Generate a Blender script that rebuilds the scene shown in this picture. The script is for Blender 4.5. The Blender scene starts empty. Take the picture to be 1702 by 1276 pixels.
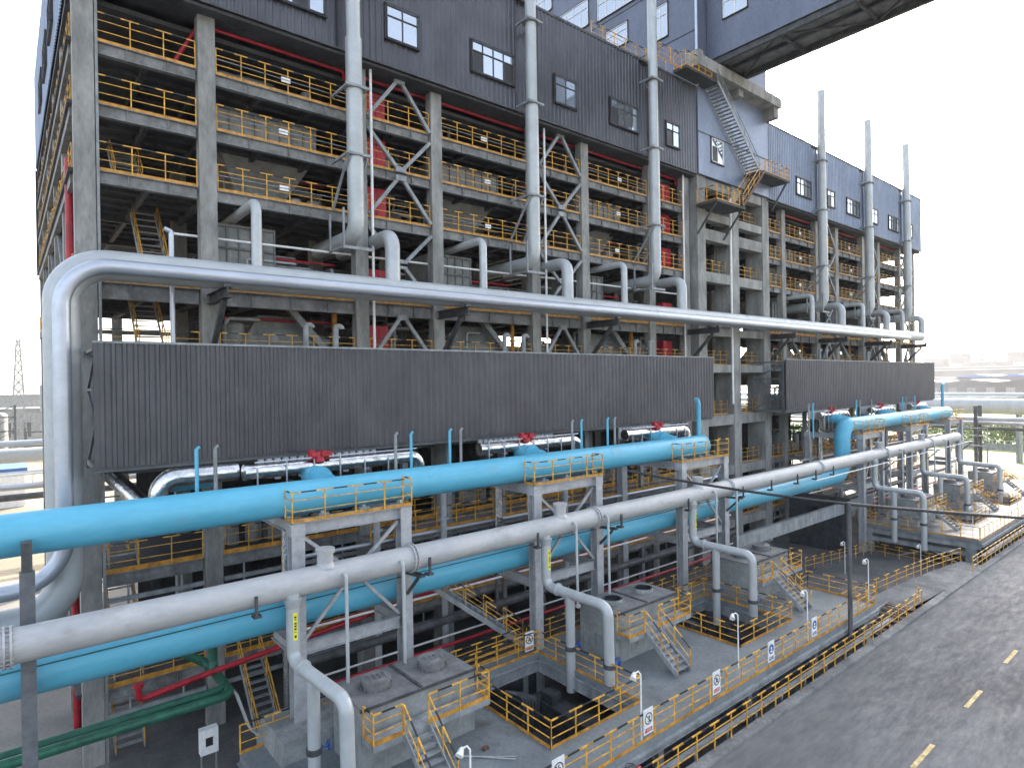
import bpy, math, random
from mathutils import Vector, Matrix
random.seed(7)
R = math.radians
sc = bpy.context.scene

# ------------------------------------------------------------------ camera, world, sun, exposure
cam = bpy.data.objects.new("camera", bpy.data.cameras.new("camera"))
sc.collection.objects.link(cam); sc.camera = cam
yaw, pitch, roll = R(39.46), R(-0.07), R(-0.90)
F = Vector((math.sin(yaw), math.cos(yaw), 0)); Rt = Vector((math.cos(yaw), -math.sin(yaw), 0)); U = Vector((0, 0, 1))
F2 = F*math.cos(pitch) + U*math.sin(pitch); U2 = -F*math.sin(pitch) + U*math.cos(pitch)
R3 = Rt*math.cos(roll) + U2*math.sin(roll); U3 = -Rt*math.sin(roll) + U2*math.cos(roll)
m = Matrix((R3, U3, -F2)).transposed().to_4x4()
EYE = 13.6                                   # the photographer stands 13.6 m above the road
cam.matrix_world = Matrix.Translation((0, 0, 0)) @ m
cam.data.sensor_width = 36; cam.data.lens = 36*1028.5/1702
cam.data.clip_start = 0.1; cam.data.clip_end = 8000
sc.render.resolution_x = 1024; sc.render.resolution_y = 767

SUN_EL, SUN_AZ = 24.0, 57.0                  # azimuth measured from +Y towards +X
w = bpy.data.worlds.new("World"); sc.world = w; w.use_nodes = True
nt = w.node_tree; bg = nt.nodes["Background"]
sky = nt.nodes.new("ShaderNodeTexSky"); sky.sky_type = 'NISHITA'; sky.sun_disc = False
sky.sun_elevation = R(SUN_EL); sky.sun_rotation = R(SUN_AZ)
sky.dust_density = 5.0; sky.air_density = 0.9; sky.ozone_density = 1.0; sky.altitude = 0
hs = nt.nodes.new('ShaderNodeHueSaturation'); hs.inputs['Saturation'].default_value = .6; nt.links.new(sky.outputs[0], hs.inputs['Color']); nt.links.new(hs.outputs[0], bg.inputs[0]); bg.inputs[1].default_value = 0.15
sl = bpy.data.lights.new("sun", 'SUN'); sl.energy = 3.0; sl.angle = R(0.6); sl.color = (1, .90, .76)
so = bpy.data.objects.new("sun", sl); sc.collection.objects.link(so)
sd = Vector((math.sin(R(SUN_AZ))*math.cos(R(SUN_EL)), math.cos(R(SUN_AZ))*math.cos(R(SUN_EL)), math.sin(R(SUN_EL))))
so.rotation_euler = sd.to_track_quat('Z', 'Y').to_euler()
sc.view_settings.view_transform = 'Standard'; sc.view_settings.look = 'None'
sc.view_settings.exposure = 2.45; sc.view_settings.gamma = 1
sc.cycles.max_bounces = 5; sc.cycles.diffuse_bounces = 3; sc.cycles.glossy_bounces = 3
sc.cycles.volume_bounces = 0

# ------------------------------------------------------------------ materials
def mat(name, col, rough=.6, metal=0.0, var=.15, scale=1.5, bump=0.0, bscale=8, col2=None, stretch=(1, 1, 1), detail=6, spec=.5, mix=(.35, .7), fine=.14, fscale=7, stain=None):
    M = bpy.data.materials.new(name); M.use_nodes = True; t = M.node_tree; b = t.nodes["Principled BSDF"]
    b.inputs["Roughness"].default_value = rough; b.inputs["Metallic"].default_value = metal
    b.inputs["Specular IOR Level"].default_value = spec
    c2 = col2 or tuple(max(0, c*(1-2.2*var)) for c in col); c1 = col if col2 else tuple(min(1, c*(1+var)) for c in col)
    g = t.nodes.new("ShaderNodeNewGeometry"); mp = t.nodes.new("ShaderNodeMapping"); mp.inputs["Scale"].default_value = stretch
    t.links.new(g.outputs["Position"], mp.inputs[0])
    n = t.nodes.new("ShaderNodeTexNoise"); n.inputs["Scale"].default_value = scale; n.inputs["Detail"].default_value = detail; n.inputs["Roughness"].default_value = .62
    t.links.new(mp.outputs[0], n.inputs["Vector"])
    r = t.nodes.new("ShaderNodeValToRGB"); r.color_ramp.elements[0].position = mix[0]; r.color_ramp.elements[1].position = mix[1]
    r.color_ramp.elements[0].color = (*c2, 1); r.color_ramp.elements[1].color = (*c1, 1)
    t.links.new(n.outputs["Fac"], r.inputs[0])
    n3 = t.nodes.new("ShaderNodeTexNoise"); n3.inputs["Scale"].default_value = fscale; n3.inputs["Detail"].default_value = 5; n3.inputs["Roughness"].default_value = .7
    t.links.new(mp.outputs[0], n3.inputs["Vector"])
    mr = t.nodes.new("ShaderNodeMapRange"); mr.inputs[1].default_value = .3; mr.inputs[2].default_value = .7; mr.inputs[3].default_value = 1-fine; mr.inputs[4].default_value = 1+fine
    t.links.new(n3.outputs["Fac"], mr.inputs[0]); vm = t.nodes.new("ShaderNodeVectorMath"); vm.operation = 'SCALE'
    t.links.new(r.outputs[0], vm.inputs[0]); t.links.new(mr.outputs[0], vm.inputs["Scale"]); last = vm.outputs[0]
    if stain:
        (sc_, ss, lo, hi, am, st_) = stain
        mp2 = t.nodes.new("ShaderNodeMapping"); mp2.inputs["Scale"].default_value = st_; t.links.new(g.outputs["Position"], mp2.inputs[0])
        n4 = t.nodes.new("ShaderNodeTexNoise"); n4.inputs["Scale"].default_value = ss; n4.inputs["Detail"].default_value = 7; n4.inputs["Roughness"].default_value = .65; t.links.new(mp2.outputs[0], n4.inputs["Vector"])
        m4 = t.nodes.new("ShaderNodeMapRange"); m4.inputs[1].default_value = lo; m4.inputs[2].default_value = hi; m4.inputs[3].default_value = 0; m4.inputs[4].default_value = am; t.links.new(n4.outputs["Fac"], m4.inputs[0])
        mx = t.nodes.new("ShaderNodeMix"); mx.data_type = 'RGBA'; t.links.new(m4.outputs[0], mx.inputs[0]); t.links.new(last, mx.inputs[6]); mx.inputs[7].default_value = (*sc_, 1); last = mx.outputs[2]
    t.links.new(last, b.inputs["Base Color"])
    r2 = t.nodes.new("ShaderNodeMapRange"); r2.inputs[1].default_value = .3; r2.inputs[2].default_value = .7; r2.inputs[3].default_value = min(1, rough*1.25); r2.inputs[4].default_value = rough*.8
    t.links.new(n3.outputs["Fac"], r2.inputs[0]); t.links.new(r2.outputs[0], b.inputs["Roughness"])
    if bump:
        n2 = t.nodes.new("ShaderNodeTexNoise"); n2.inputs["Scale"].default_value = bscale; n2.inputs["Detail"].default_value = 4
        t.links.new(mp.outputs[0], n2.inputs["Vector"])
        bp = t.nodes.new("ShaderNodeBump"); bp.inputs["Strength"].default_value = bump; bp.inputs["Distance"].default_value = .05
        t.links.new(n2.outputs["Fac"], bp.inputs["Height"]); t.links.new(bp.outputs[0], b.inputs["Normal"])
    return M
M = {}
M['concrete'] = mat('cast concrete', (.29, .29, .27), .85, stain=((.15, .145, .135), 1.3, .52, .75, .5, (2.5, 2.5, .25)), var=.2, scale=1.1, bump=.25, bscale=14, stretch=(1, 1, .35))
M['slab'] = mat('slab edge steel', (.21, .215, .21), .7, stain=((.10, .085, .07), 1.6, .55, .72, .7, (1.5, 1.5, .4)), var=.2, scale=1.6)
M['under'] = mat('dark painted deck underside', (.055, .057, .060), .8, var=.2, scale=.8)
M['steel'] = mat('grey painted steel', (.27, .29, .295), .55, var=.18, scale=1.8, stretch=(1, 1, .4))
M['dsteel'] = mat('dark grey steel', (.07, .073, .077), .6, var=.25, scale=2)
M['galv'] = mat('galvanised spangled steel', (.40, .41, .42), .5, .2, var=.10, fine=.1, scale=2.2, bump=.05, bscale=30)
M['gpipe'] = mat('dull galvanised pipe', (.43, .455, .455), .42, .2, var=.07, fine=.05, scale=1.2, stretch=(.35, 1, .6), bump=.04, bscale=6)
M['wpipe'] = mat('weathered zinc pipe', (.42, .425, .415), .5, .1, scale=1.3, detail=8, col2=(.34, .35, .355), fine=.06, stretch=(.5, 1, 1.2), mix=(.35, .6), stain=((.22, .20, .17), .9, .58, .75, .6, (.6, 1, 1)), bump=.06, bscale=9)
M['shiny'] = mat('aluminium pipe jacket', (.46, .49, .54), .36, .6, var=.05, fine=.04, scale=1.2, stretch=(.4, 1, 1), bump=.05, bscale=3)
M['insul'] = mat('crinkled silver insulation jacket', (.72, .72, .71), .2, 1, var=.15, scale=3, bump=.35, bscale=7)
M['blue'] = mat('light blue pipe paint', (.10, .40, .55), .4, 0, fine=.06, scale=.9, col2=(.075, .34, .47), stretch=(.35, 1, 1), detail=8, mix=(.25, .6), bump=.05, bscale=10, stain=((.20, .27, .28), .8, .58, .72, .55, (.5, 1, 1)))
M['green'] = mat('green pipe paint', (.015, .12, .07), .4, var=.2, scale=2)
M['red'] = mat('red fire pipe paint', (.42, .010, .025), .42, var=.2, scale=2)
M['redbox'] = mat('faded red cabinet paint', (.55, .03, .05), .5, var=.15, scale=1.2, stretch=(1, 1, .4))  # brighter red than the fire pipe paint
M['yellow'] = mat('safety yellow paint', (.76, .40, .05), .5, var=.25, scale=4)
M['toe'] = mat('orange toe board paint', (.58, .27, .03), .55, var=.25, scale=3)
M['black'] = mat('black paint', (.02, .02, .022), .5, var=.1)
M['clad'] = mat('dark corrugated cladding', (.080, .080, .090), .36, .4, var=.12, fine=.05, scale=.8, bump=.5, bscale=2.2, stretch=(1, 1, .6))
M['cladb_sun'] = mat('sun toned slate blue', (.19, .235, .32), .42, .2, var=.10, scale=.6, bump=.08, bscale=1.2, stretch=(1, 1, .5))  # base tone raised to put grazing sunlight on these walls into their colour
M['cladn'] = mat('darker slate cladding', (.125, .145, .195), .42, .2, var=.08, scale=.6, bump=.08, bscale=1.2, stretch=(1, 1, .5))  # same cladding in a darker tone for tower block and gallery
M['pitdark'] = mat('dark steel and pit shade', (.045, .048, .052), .6, var=.3, scale=2)  # steel of the pumps, and shade colour for pits and under-deck space
M['deck'] = mat('grey green deck paint', (.21, .235, .24), .5, stain=((.07, .068, .065), .7, .54, .72, .8, (1, 1, 1)), scale=.45, detail=10, col2=(.125, .145, .155), bump=.05, bscale=3)
M['lid'] = mat('dirty lid steel', (.20, .203, .20), .65, scale=1.6, col2=(.11, .11, .112), detail=8)
M['tank'] = mat('panel tank paint', (.26, .275, .27), .6, stain=((.12, .11, .095), 1.2, .55, .75, .7, (2, 2, .4)), var=.15, scale=1.3)
M['road'] = mat('worn asphalt', (.145, .148, .154), .8, fine=.10, fscale=3.5, scale=.35, detail=15, stain=((.22, .222, .225), .25, .53, .72, .35, (.5, 1.6, 1)), col2=(.085, .087, .091), stretch=(.3, 1.1, 1), bump=.2, bscale=40, mix=(.35, .65))
M['pfloor'] = mat('mottled dark concrete', (.15, .147, .14), .7, scale=.5, col2=(.06, .062, .063), detail=9)  # dark grey tones mixed by noise
M['ground'] = mat('dusty concrete yard', (.26, .245, .22), .9, scale=.2, detail=10, col2=(.15, .145, .135))
M['post'] = mat('dark blue grey post paint', (.12, .13, .14), .55)
M['kerb'] = mat('kerb concrete', (.27, .27, .26), .85, scale=.6, col2=(.12, .122, .125), fine=.25, detail=8)
M['white'] = mat('white paint', (.78, .78, .76), .5, var=.06)
M['mark'] = mat('worn road marking', (.64, .50, .22), .8, var=.2, scale=6, detail=8)
M['grass'] = mat('yellow green grass', (.12, .17, .03), .9, scale=.25, col2=(.06, .10, .02), detail=10)
M['sand'] = mat('sandy soil', (.24, .20, .135), .95, scale=.08, col2=(.13, .115, .085), detail=10)
M['factory'] = mat('far factory walls', (.13, .135, .15), .8, var=.15, scale=.05)
M['roofb'] = mat('blue sheet roof', (.06, .16, .42), .6, var=.15, scale=.05)
M['teal'] = mat('pale teal paint', (.30, .37, .38), .6)
M['rust'] = mat('rusty stair steel', (.17, .10, .06), .8, var=.35, scale=3)
M['leafo'] = mat('orange autumn leaves', (.50, .20, .04), .8, var=.3, scale=3)
M['leafg'] = mat('green leaves', (.10, .14, .025), .8, var=.3, scale=3)
M['bark'] = mat('bark', (.10, .07, .05), .9)
M['valve'] = mat('blue valve paint', (.02, .10, .36), .4)
M['label'] = mat('yellow label', (.75, .70, .05), .5, var=.05)
M['signred'] = mat('sign red', (.45, .02, .03), .5, var=.02)
M['signblue'] = mat('sign blue', (.015, .07, .30), .5, var=.02)
M['pole'] = mat('weathered dark pole', (.11, .11, .115), .75, var=.25, scale=4, stretch=(1, 1, .2))
M['cable'] = mat('green plastic cable', (.01, .10, .07), .5)
g = bpy.data.materials.new('window glass'); g.use_nodes = True; b = g.node_tree.nodes["Principled BSDF"]
b.inputs["Base Color"].default_value = (.46, .50, .54, 1); b.inputs["Roughness"].default_value = .06; b.inputs["Metallic"].default_value = .8
M['glass'] = g

# ------------------------------------------------------------------ mesh builder
COL = sc.collection
OFF = {}
class MB:
    def __init__(s): s.v = []; s.f = []; s.m = []; s.s = []
    def add(s, vs, fs, m=0, sm=False):
        o = len(s.v); s.v += [tuple(v) for v in vs]
        for f in fs: s.f.append(tuple(i+o for i in f)); s.m.append(m); s.s.append(sm)
    def box(s, a, b, m=0):
        x0, x1 = sorted((a[0], b[0])); y0, y1 = sorted((a[1], b[1])); z0, z1 = sorted((a[2], b[2]))
        s.add([(x0,y0,z0),(x1,y0,z0),(x1,y1,z0),(x0,y1,z0),(x0,y0,z1),(x1,y0,z1),(x1,y1,z1),(x0,y1,z1)],
              [(0,3,2,1),(4,5,6,7),(0,1,5,4),(1,2,6,5),(2,3,7,6),(3,0,4,7)], m)
        return s
    def bar(s, p, q, w, h=None, m=0):
        h = h or w; p = Vector(p); q = Vector(q); d = (q-p)
        if d.length < 1e-6: return s
        d.normalize(); up = Vector((0,0,1)) if abs(d.z) < .95 else Vector((0,1,0))
        a = d.cross(up).normalized()*(w/2); b = a.cross(d).normalized()*(h/2)
        s.add([p-a-b,p+a-b,p+a+b,p-a+b,q-a-b,q+a-b,q+a+b,q-a+b], [(0,1,2,3),(7,6,5,4),(1,0,4,5),(2,1,5,6),(3,2,6,7),(0,3,7,4)], m)
        return s
    def ibeam(s, p, q, w, h, t=.03, m=0):
        p = Vector(p); q = Vector(q); d = (q-p).normalized(); up = Vector((0,0,1)) if abs(d.z) < .95 else Vector((0,1,0))
        a = d.cross(up).normalized(); b = a.cross(d).normalized()
        s.bar(p+b*(h/2-t/2), q+b*(h/2-t/2), w, t, m); s.bar(p-b*(h/2-t/2), q-b*(h/2-t/2), w, t, m); s.bar(p, q, t, h-2*t, m)
        return s
    def tube(s, pts, r, n=14, bend=None, m=0, caps=True, seg=6):
        pts = [Vector(p) for p in pts]; path = []
        for i, p in enumerate(pts):
            if i in (0, len(pts)-1) or not bend: path.append(p); continue
            a = pts[i-1]-p; c = pts[i+1]-p; la, lc = a.length, c.length; a.normalize(); c.normalize()
            ang = a.angle(c)
            if ang > 3.1: path.append(p); continue
            dd = min(bend/math.tan(ang/2), la*.49 if i > 1 else la*.98, lc*.49 if i < len(pts)-2 else lc*.98)
            p0 = p+a*dd; p1 = p+c*dd; rr = dd*math.tan(ang/2); cen = p+(a+c).normalized()*(dd/math.cos(ang/2))
            v0 = p0-cen; v1 = p1-cen; th = v0.angle(v1); ax = v0.cross(v1).normalized()
            for k in range(seg+1): path.append(cen+Matrix.Rotation(th*k/seg, 3, ax) @ v0)
        N = len(path); T = []
        for i in range(N):
            t = (path[min(i+1, N-1)]-path[max(i-1, 0)]); T.append(t.normalized())
        up = Vector((0,0,1)) if abs(T[0].z) < .9 else Vector((1,0,0))
        u = T[0].cross(up).normalized(); vs = []
        for i in range(N):
            if i: u = (u-T[i]*u.dot(T[i])).normalized()
            v = T[i].cross(u)
            for k in range(n):
                an = 2*math.pi*k/n; vs.append(path[i]+(u*math.cos(an)+v*math.sin(an))*r)
        fs = [(i*n+k, i*n+(k+1)%n, (i+1)*n+(k+1)%n, (i+1)*n+k) for i in range(N-1) for k in range(n)]
        s.add(vs, fs, m, True)
        if caps: s.add(vs[:n], [tuple(range(n-1,-1,-1))], m); s.add(vs[-n:], [tuple(range(n))], m)
        return s
    def cone(s, p, q, r0, r1, n=20, m=0, caps=True, smooth=True):
        p = Vector(p); q = Vector(q); d = (q-p).normalized(); up = Vector((0,0,1)) if abs(d.z) < .9 else Vector((1,0,0))
        u = d.cross(up).normalized(); v = d.cross(u)
        A = [p+(u*math.cos(2*math.pi*k/n)+v*math.sin(2*math.pi*k/n))*r0 for k in range(n)]
        B = [q+(u*math.cos(2*math.pi*k/n)+v*math.sin(2*math.pi*k/n))*r1 for k in range(n)]
        s.add(A+B, [(k,(k+1)%n,n+(k+1)%n,n+k) for k in range(n)], m, smooth)
        if caps: s.add(A, [tuple(range(n-1,-1,-1))], m); s.add(B, [tuple(range(n))], m)
        return s
    def dome(s, c, axis, r, h, n=20, rings=5, m=0):
        c = Vector(c); d = Vector(axis).normalized(); up = Vector((0,0,1)) if abs(d.z) < .9 else Vector((1,0,0))
        u = d.cross(up).normalized(); v = d.cross(u); vs = []
        for i in range(rings):
            a = math.pi/2*i/rings
            for k in range(n): vs.append(c+d*(h*math.sin(a))+(u*math.cos(2*math.pi*k/n)+v*math.sin(2*math.pi*k/n))*(r*math.cos(a)))
        vs.append(c+d*h); fs = [(i*n+k,i*n+(k+1)%n,(i+1)*n+(k+1)%n,(i+1)*n+k) for i in range(rings-1) for k in range(n)]
        fs += [((rings-1)*n+k,(rings-1)*n+(k+1)%n,len(vs)-1) for k in range(n)]
        s.add(vs, fs, m, True); return s
    def build(s, name, mats, parent=None, label=None, cat=None, group=None, kind=None):
        me = bpy.data.meshes.new(name); off = OFF.get(parent.name, Vector((0,0,0))) if parent else Vector((0,0,0))
        if parent is None and s.v:                      # put the origin at the base of the thing
            xs = [v[0] for v in s.v]; ys = [v[1] for v in s.v]; zs = [v[2] for v in s.v]
            off = Vector(((min(xs)+max(xs))/2, (min(ys)+max(ys))/2, min(zs)))
        me.from_pydata([(v[0]-off.x, v[1]-off.y, v[2]-off.z) for v in s.v], [], s.f)
        for k in (mats if isinstance(mats, (list, tuple)) else [mats]): me.materials.append(M[k])
        me.polygons.foreach_set('material_index', s.m); me.polygons.foreach_set('use_smooth', s.s); me.update()
        o = bpy.data.objects.new(name, me); COL.objects.link(o)
        if parent: o.parent = parent; OFF[o.name] = off
        else: o.location = off; OFF[o.name] = off
        tag(o, label, cat, group, kind)
        return o
def tag(o, label=None, cat=None, group=None, kind=None):
    if label: o['label'] = label
    if cat: o['category'] = cat
    if group: o['group'] = group
    if kind: o['kind'] = kind
def thing(name, loc, label, cat, group=None):
    o = bpy.data.objects.new(name, None); COL.objects.link(o); o.location = loc; o.empty_display_size = .3
    OFF[o.name] = Vector(loc); tag(o, label, cat, group); return o
def dup(root, dx, dy=0, dz=0, label=None):
    def cp(o, par):
        c = o.copy(); COL.objects.link(c); c.parent = par
        OFF[c.name] = OFF[root.name]+Vector((dx,dy,dz))
        for ch in [x for x in bpy.data.objects if x.parent == o]: cp(ch, c)
        return c
    c = cp(root, None); c.location = root.location+Vector((dx,dy,dz))
    if label: c['label'] = label
    return c

# ------------------------------------------------------------------ shared builders
def rail_into(mb, pts, h=1.1, sp=1.15, mids=(.38, .74), toe=.11, y=0, k=1, tm=2, t=.035, ends=(True, True), brk=True):
    """posts, mid rails, toe board and a top rail banded yellow and black (material y yellow, k black, tm toe)"""
    pts = [Vector(p) for p in pts]
    for i in range(len(pts)-1):
        p, q = pts[i], pts[i+1]; L = (q-p).length; n = max(1, round(L/sp)); d = (q-p)/n; dn = d.normalized()
        for j in range(n+1):
            if j == n and i < len(pts)-2: continue
            if (i == 0 and j == 0 and not ends[0]) or (i == len(pts)-2 and j == n and not ends[1]): continue
            b = p+d*j; mb.bar(b, b+Vector((0,0,h)), t*1.15, t*1.15, y)
        for z in mids: mb.bar(p+Vector((0,0,h*z)), q+Vector((0,0,h*z)), t*.8, t*.8, y)
        if toe: mb.bar(p+Vector((0,0,toe/2)), q+Vector((0,0,toe/2)), .012, toe, tm)
        top = Vector((0,0,h))
        if brk:
            for j in range(n):
                a = p+d*j+top; L1 = d.length
                mb.bar(a, a+dn*(L1*.27), t*1.3, t*1.3, y); mb.bar(a+dn*(L1*.27), a+dn*(L1*.73), t*1.25, t*1.25, k); mb.bar(a+dn*(L1*.73), a+dn*L1, t*1.3, t*1.3, y)
        else: mb.bar(p+top, q+top, t*1.3, t*1.3, y)
RM = ['yellow', 'black', 'toe']
def rail(pts, parent, name='railing', **kw):
    mb = MB(); rail_into(mb, pts, **kw); return mb.build(name, RM, parent)
def stair(parent, p, q, w, side, n=None, name='stair_flight', mats=('steel', 'yellow', 'black'), hr=True, tread=.24, rise=None):
    """flight from top p to foot q; side = unit vector across the flight"""
    p = Vector(p); q = Vector(q); side = Vector(side); mb = MB(); n = n or max(3, int(abs(p.z-q.z)/.2))
    for s_ in (-w/2, w/2): mb.bar(p+side*s_, q+side*s_, .04, .22, 0)
    run = Vector((q.x-p.x, q.y-p.y, 0)).normalized()
    for i in range(1, n):
        c = p+(q-p)*(i/n); mb.bar(c-side*w/2, c+side*w/2, tread, .035, 0)
    fl = mb.build(name, [mats[0]], parent)
    if hr:
        for s_ in (-w/2, w/2):
            hb = MB(); a = p+side*s_; b = q+side*s_; k = max(2, int((b-a).length/1.0))
            for i in range(k+1):
                c = a+(b-a)*(i/k); hb.bar(c, c+Vector((0,0,.95)), .035, .035, 0)
                if i < k:
                    c2 = a+(b-a)*((i+1)/k); z = Vector((0,0,.95)); hb.bar(c+z, c+(c2-c)*.5+z, .045, .045, 0); hb.bar(c+(c2-c)*.5+z, c2+z, .045, .045, 1)
                    z = Vector((0,0,.5)); hb.bar(c+z, c2+z, .028, .028, 0)
            hb.build('handrail', [mats[1], mats[2]], parent)
    return fl
def corr(mb, p, q, z0, z1, per=.33, dep=.05, out=(0,-1,0), m=0):
    """trapezoid sheet profile running from p to q"""
    p = Vector((*p, 0)); q = Vector((*q, 0)); L = (q-p).length; d = (q-p)/L; o = Vector(out); n = max(1, round(L/per)); per = L/n; vs = []
    prof = [(0, 0), (.45, 0), (.6, 1), (.85, 1)]
    j_ = 0
    for i in range(n):
        if i % 3 == 0: j_ = random.uniform(-.007, .007)
        for a, b in prof: vs.append(p+d*(per*(i+a))+o*(dep*b+j_))
    vs.append(q)
    N = len(vs); mb.add([(v.x,v.y,z0) for v in vs]+[(v.x,v.y,z1) for v in vs], [(i, i+1, N+i+1, N+i) for i in range(N-1)], m)
def window(parent, c0, c1, plane, at, out, cols=2, transom=.68, frame='white', opened=None):
    """c0,c1 = (u0,z0),(u1,z1); plane 'y' (u = x) or 'x' (u = y)"""
    (u0, z0), (u1, z1) = c0, c1
    def P(u, d, z): return (u, at+out*d, z) if plane == 'y' else (at+out*d, u, z)
    f = MB(); t = .05
    for a, b in (((u0, z0), (u1, z0+t)), ((u0, z1-t), (u1, z1)), ((u0, z0), (u0+t, z1)), ((u1-t, z0), (u1, z1))): f.box(P(a[0], .0, a[1]), P(b[0], .10, b[1]))
    zt = z0+(z1-z0)*transom; f.box(P(u0+t, .01, zt-t/2), P(u1-t, .09, zt+t/2))
    for k in range(1, cols): u = u0+(u1-u0)*k/cols; f.box(P(u-t/2, .012, z0+t), P(u+t/2, .085, z1-t))
    fo = f.build('window', [frame], parent); f = MB(); e = .09; f.box(P(u0-e, -.02, z0-e), P(u1+e, .012, z0-.001)); f.box(P(u0-e, -.02, z1+.001), P(u1+e, .10, z1+e)); f.box(P(u0-e, -.02, z0), P(u0-.001, .05, z1)); f.box(P(u1+.001, -.02, z0), P(u1+e, .05, z1)); f.box(P(u0-e, .013, z0-e), P(u1+e, .13, z0-e+.05)); f.build('window_trim', ['black'], fo)
    g_ = MB(); g_.box(P(u0+.02, .02, z0+.02), P(u1-.02, .04, z1-.02)); g_.build('pane', ['glass'], fo)
    if opened is not None:
        for k in (opened if isinstance(opened, tuple) else (opened,)):
            a = u0+(u1-u0)*k/cols; b_ = MB(); b_.box(P(a+t, .042, z0+t), P(a+(u1-u0)/cols-t, .05, zt-t)); b_.build('opening', ['black'], fo)
    return fo
def valve(mb, c, r, m_body=0, m_w=1):
    """butterfly valve ring with hand wheel"""
    c = Vector(c); mb.cone(c-Vector((0,0,.09)), c+Vector((0,0,.09)), r*1.18, r*1.18, 18, m_body)
    e = c+Vector((r*1.1,0,0)); mb.tube([e, e+Vector((.22,0,0))], .05, 8, m=m_w)
    h = e+Vector((.25,0,0))
    ring = [h+Vector((0, .16*math.cos(2*math.pi*k/12), .16*math.sin(2*math.pi*k/12))) for k in range(13)]
    mb.tube(ring, .018, 6, m=m_w, caps=False); mb.bar(h-Vector((0,.16,0)), h+Vector((0,.16,0)), .02, .02, m_w); mb.bar(h-Vector((0,0,.16)), h+Vector((0,0,.16)), .02, .02, m_w)

# ================================================================== SETTING
GZ = -14.6; RZ = -13.6
def ground_grid(name, x0, x1, y0, y1, z, mt, **kw):
    mb = MB(); mb.add([(x0,y0,z),(x1,y0,z),(x1,y1,z),(x0,y1,z)], [(0,1,2,3)]); return mb.build(name, [mt], kind='structure')
ground_grid('ground', -2500, 5000, -1500, 5000, GZ-.02, 'sand')
ground_grid('yard', -60, 100, 12.93, 62, GZ, 'ground')
mb = MB(); mb.box((-60, -40, RZ-1.2), (99.5, 12.5, RZ)); mb.build('road', ['road'], kind='structure')
mb = MB(); mb.box((-60, 12.5, RZ-1.3), (99.5, 12.93, RZ+.12)); mb.build('kerb', ['kerb'], kind='structure')
for i in range(-6, 26):
    x = 24.3+6.1*i
    if not -20 < x < 95: continue
    l = 2.1
    mb = MB(); mb.add([(x,7.82,RZ+.004),(x+l,7.82,RZ+.004),(x+l,7.98,RZ+.004),(x,7.98,RZ+.004)], [(0,1,2,3)]); mb.build('lane_marking', ['mark'], kind='structure')
mb = MB(); mb.add([(46.5,13.05,RZ-.02),(54.4,13.05,RZ-.02),(54.4,14.3,RZ-.02),(50.5,14.9,RZ-.02),(46.5,15.3,RZ-.02)], [(0,1,2,3,4)]); mb.add([(36.7,14.6,GZ+.05),(46.5,13.05,RZ-.02),(46.5,15.3,RZ-.02),(36.7,17.3,GZ+.05)], [(0,1,2,3)]); mb.box((46.6,13.06,GZ), (54.3,14.2,RZ-.06)); mb.add([(36.7,17.3,GZ+.05),(46.5,15.3,RZ-.02),(50.5,14.9,RZ-.02),(50.5,14.9,GZ-.3),(36.7,17.3,GZ-.3)], [(0,1,2,3,4)]); mb.build('apron', ['kerb'], kind='structure')
ground_grid('process_floor', 3.0, 96, 12.94, 36, GZ+.006, 'pfloor')
ground_grid('grass_field', 128, 330, -60, 300, GZ+.02, 'grass')

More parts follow.
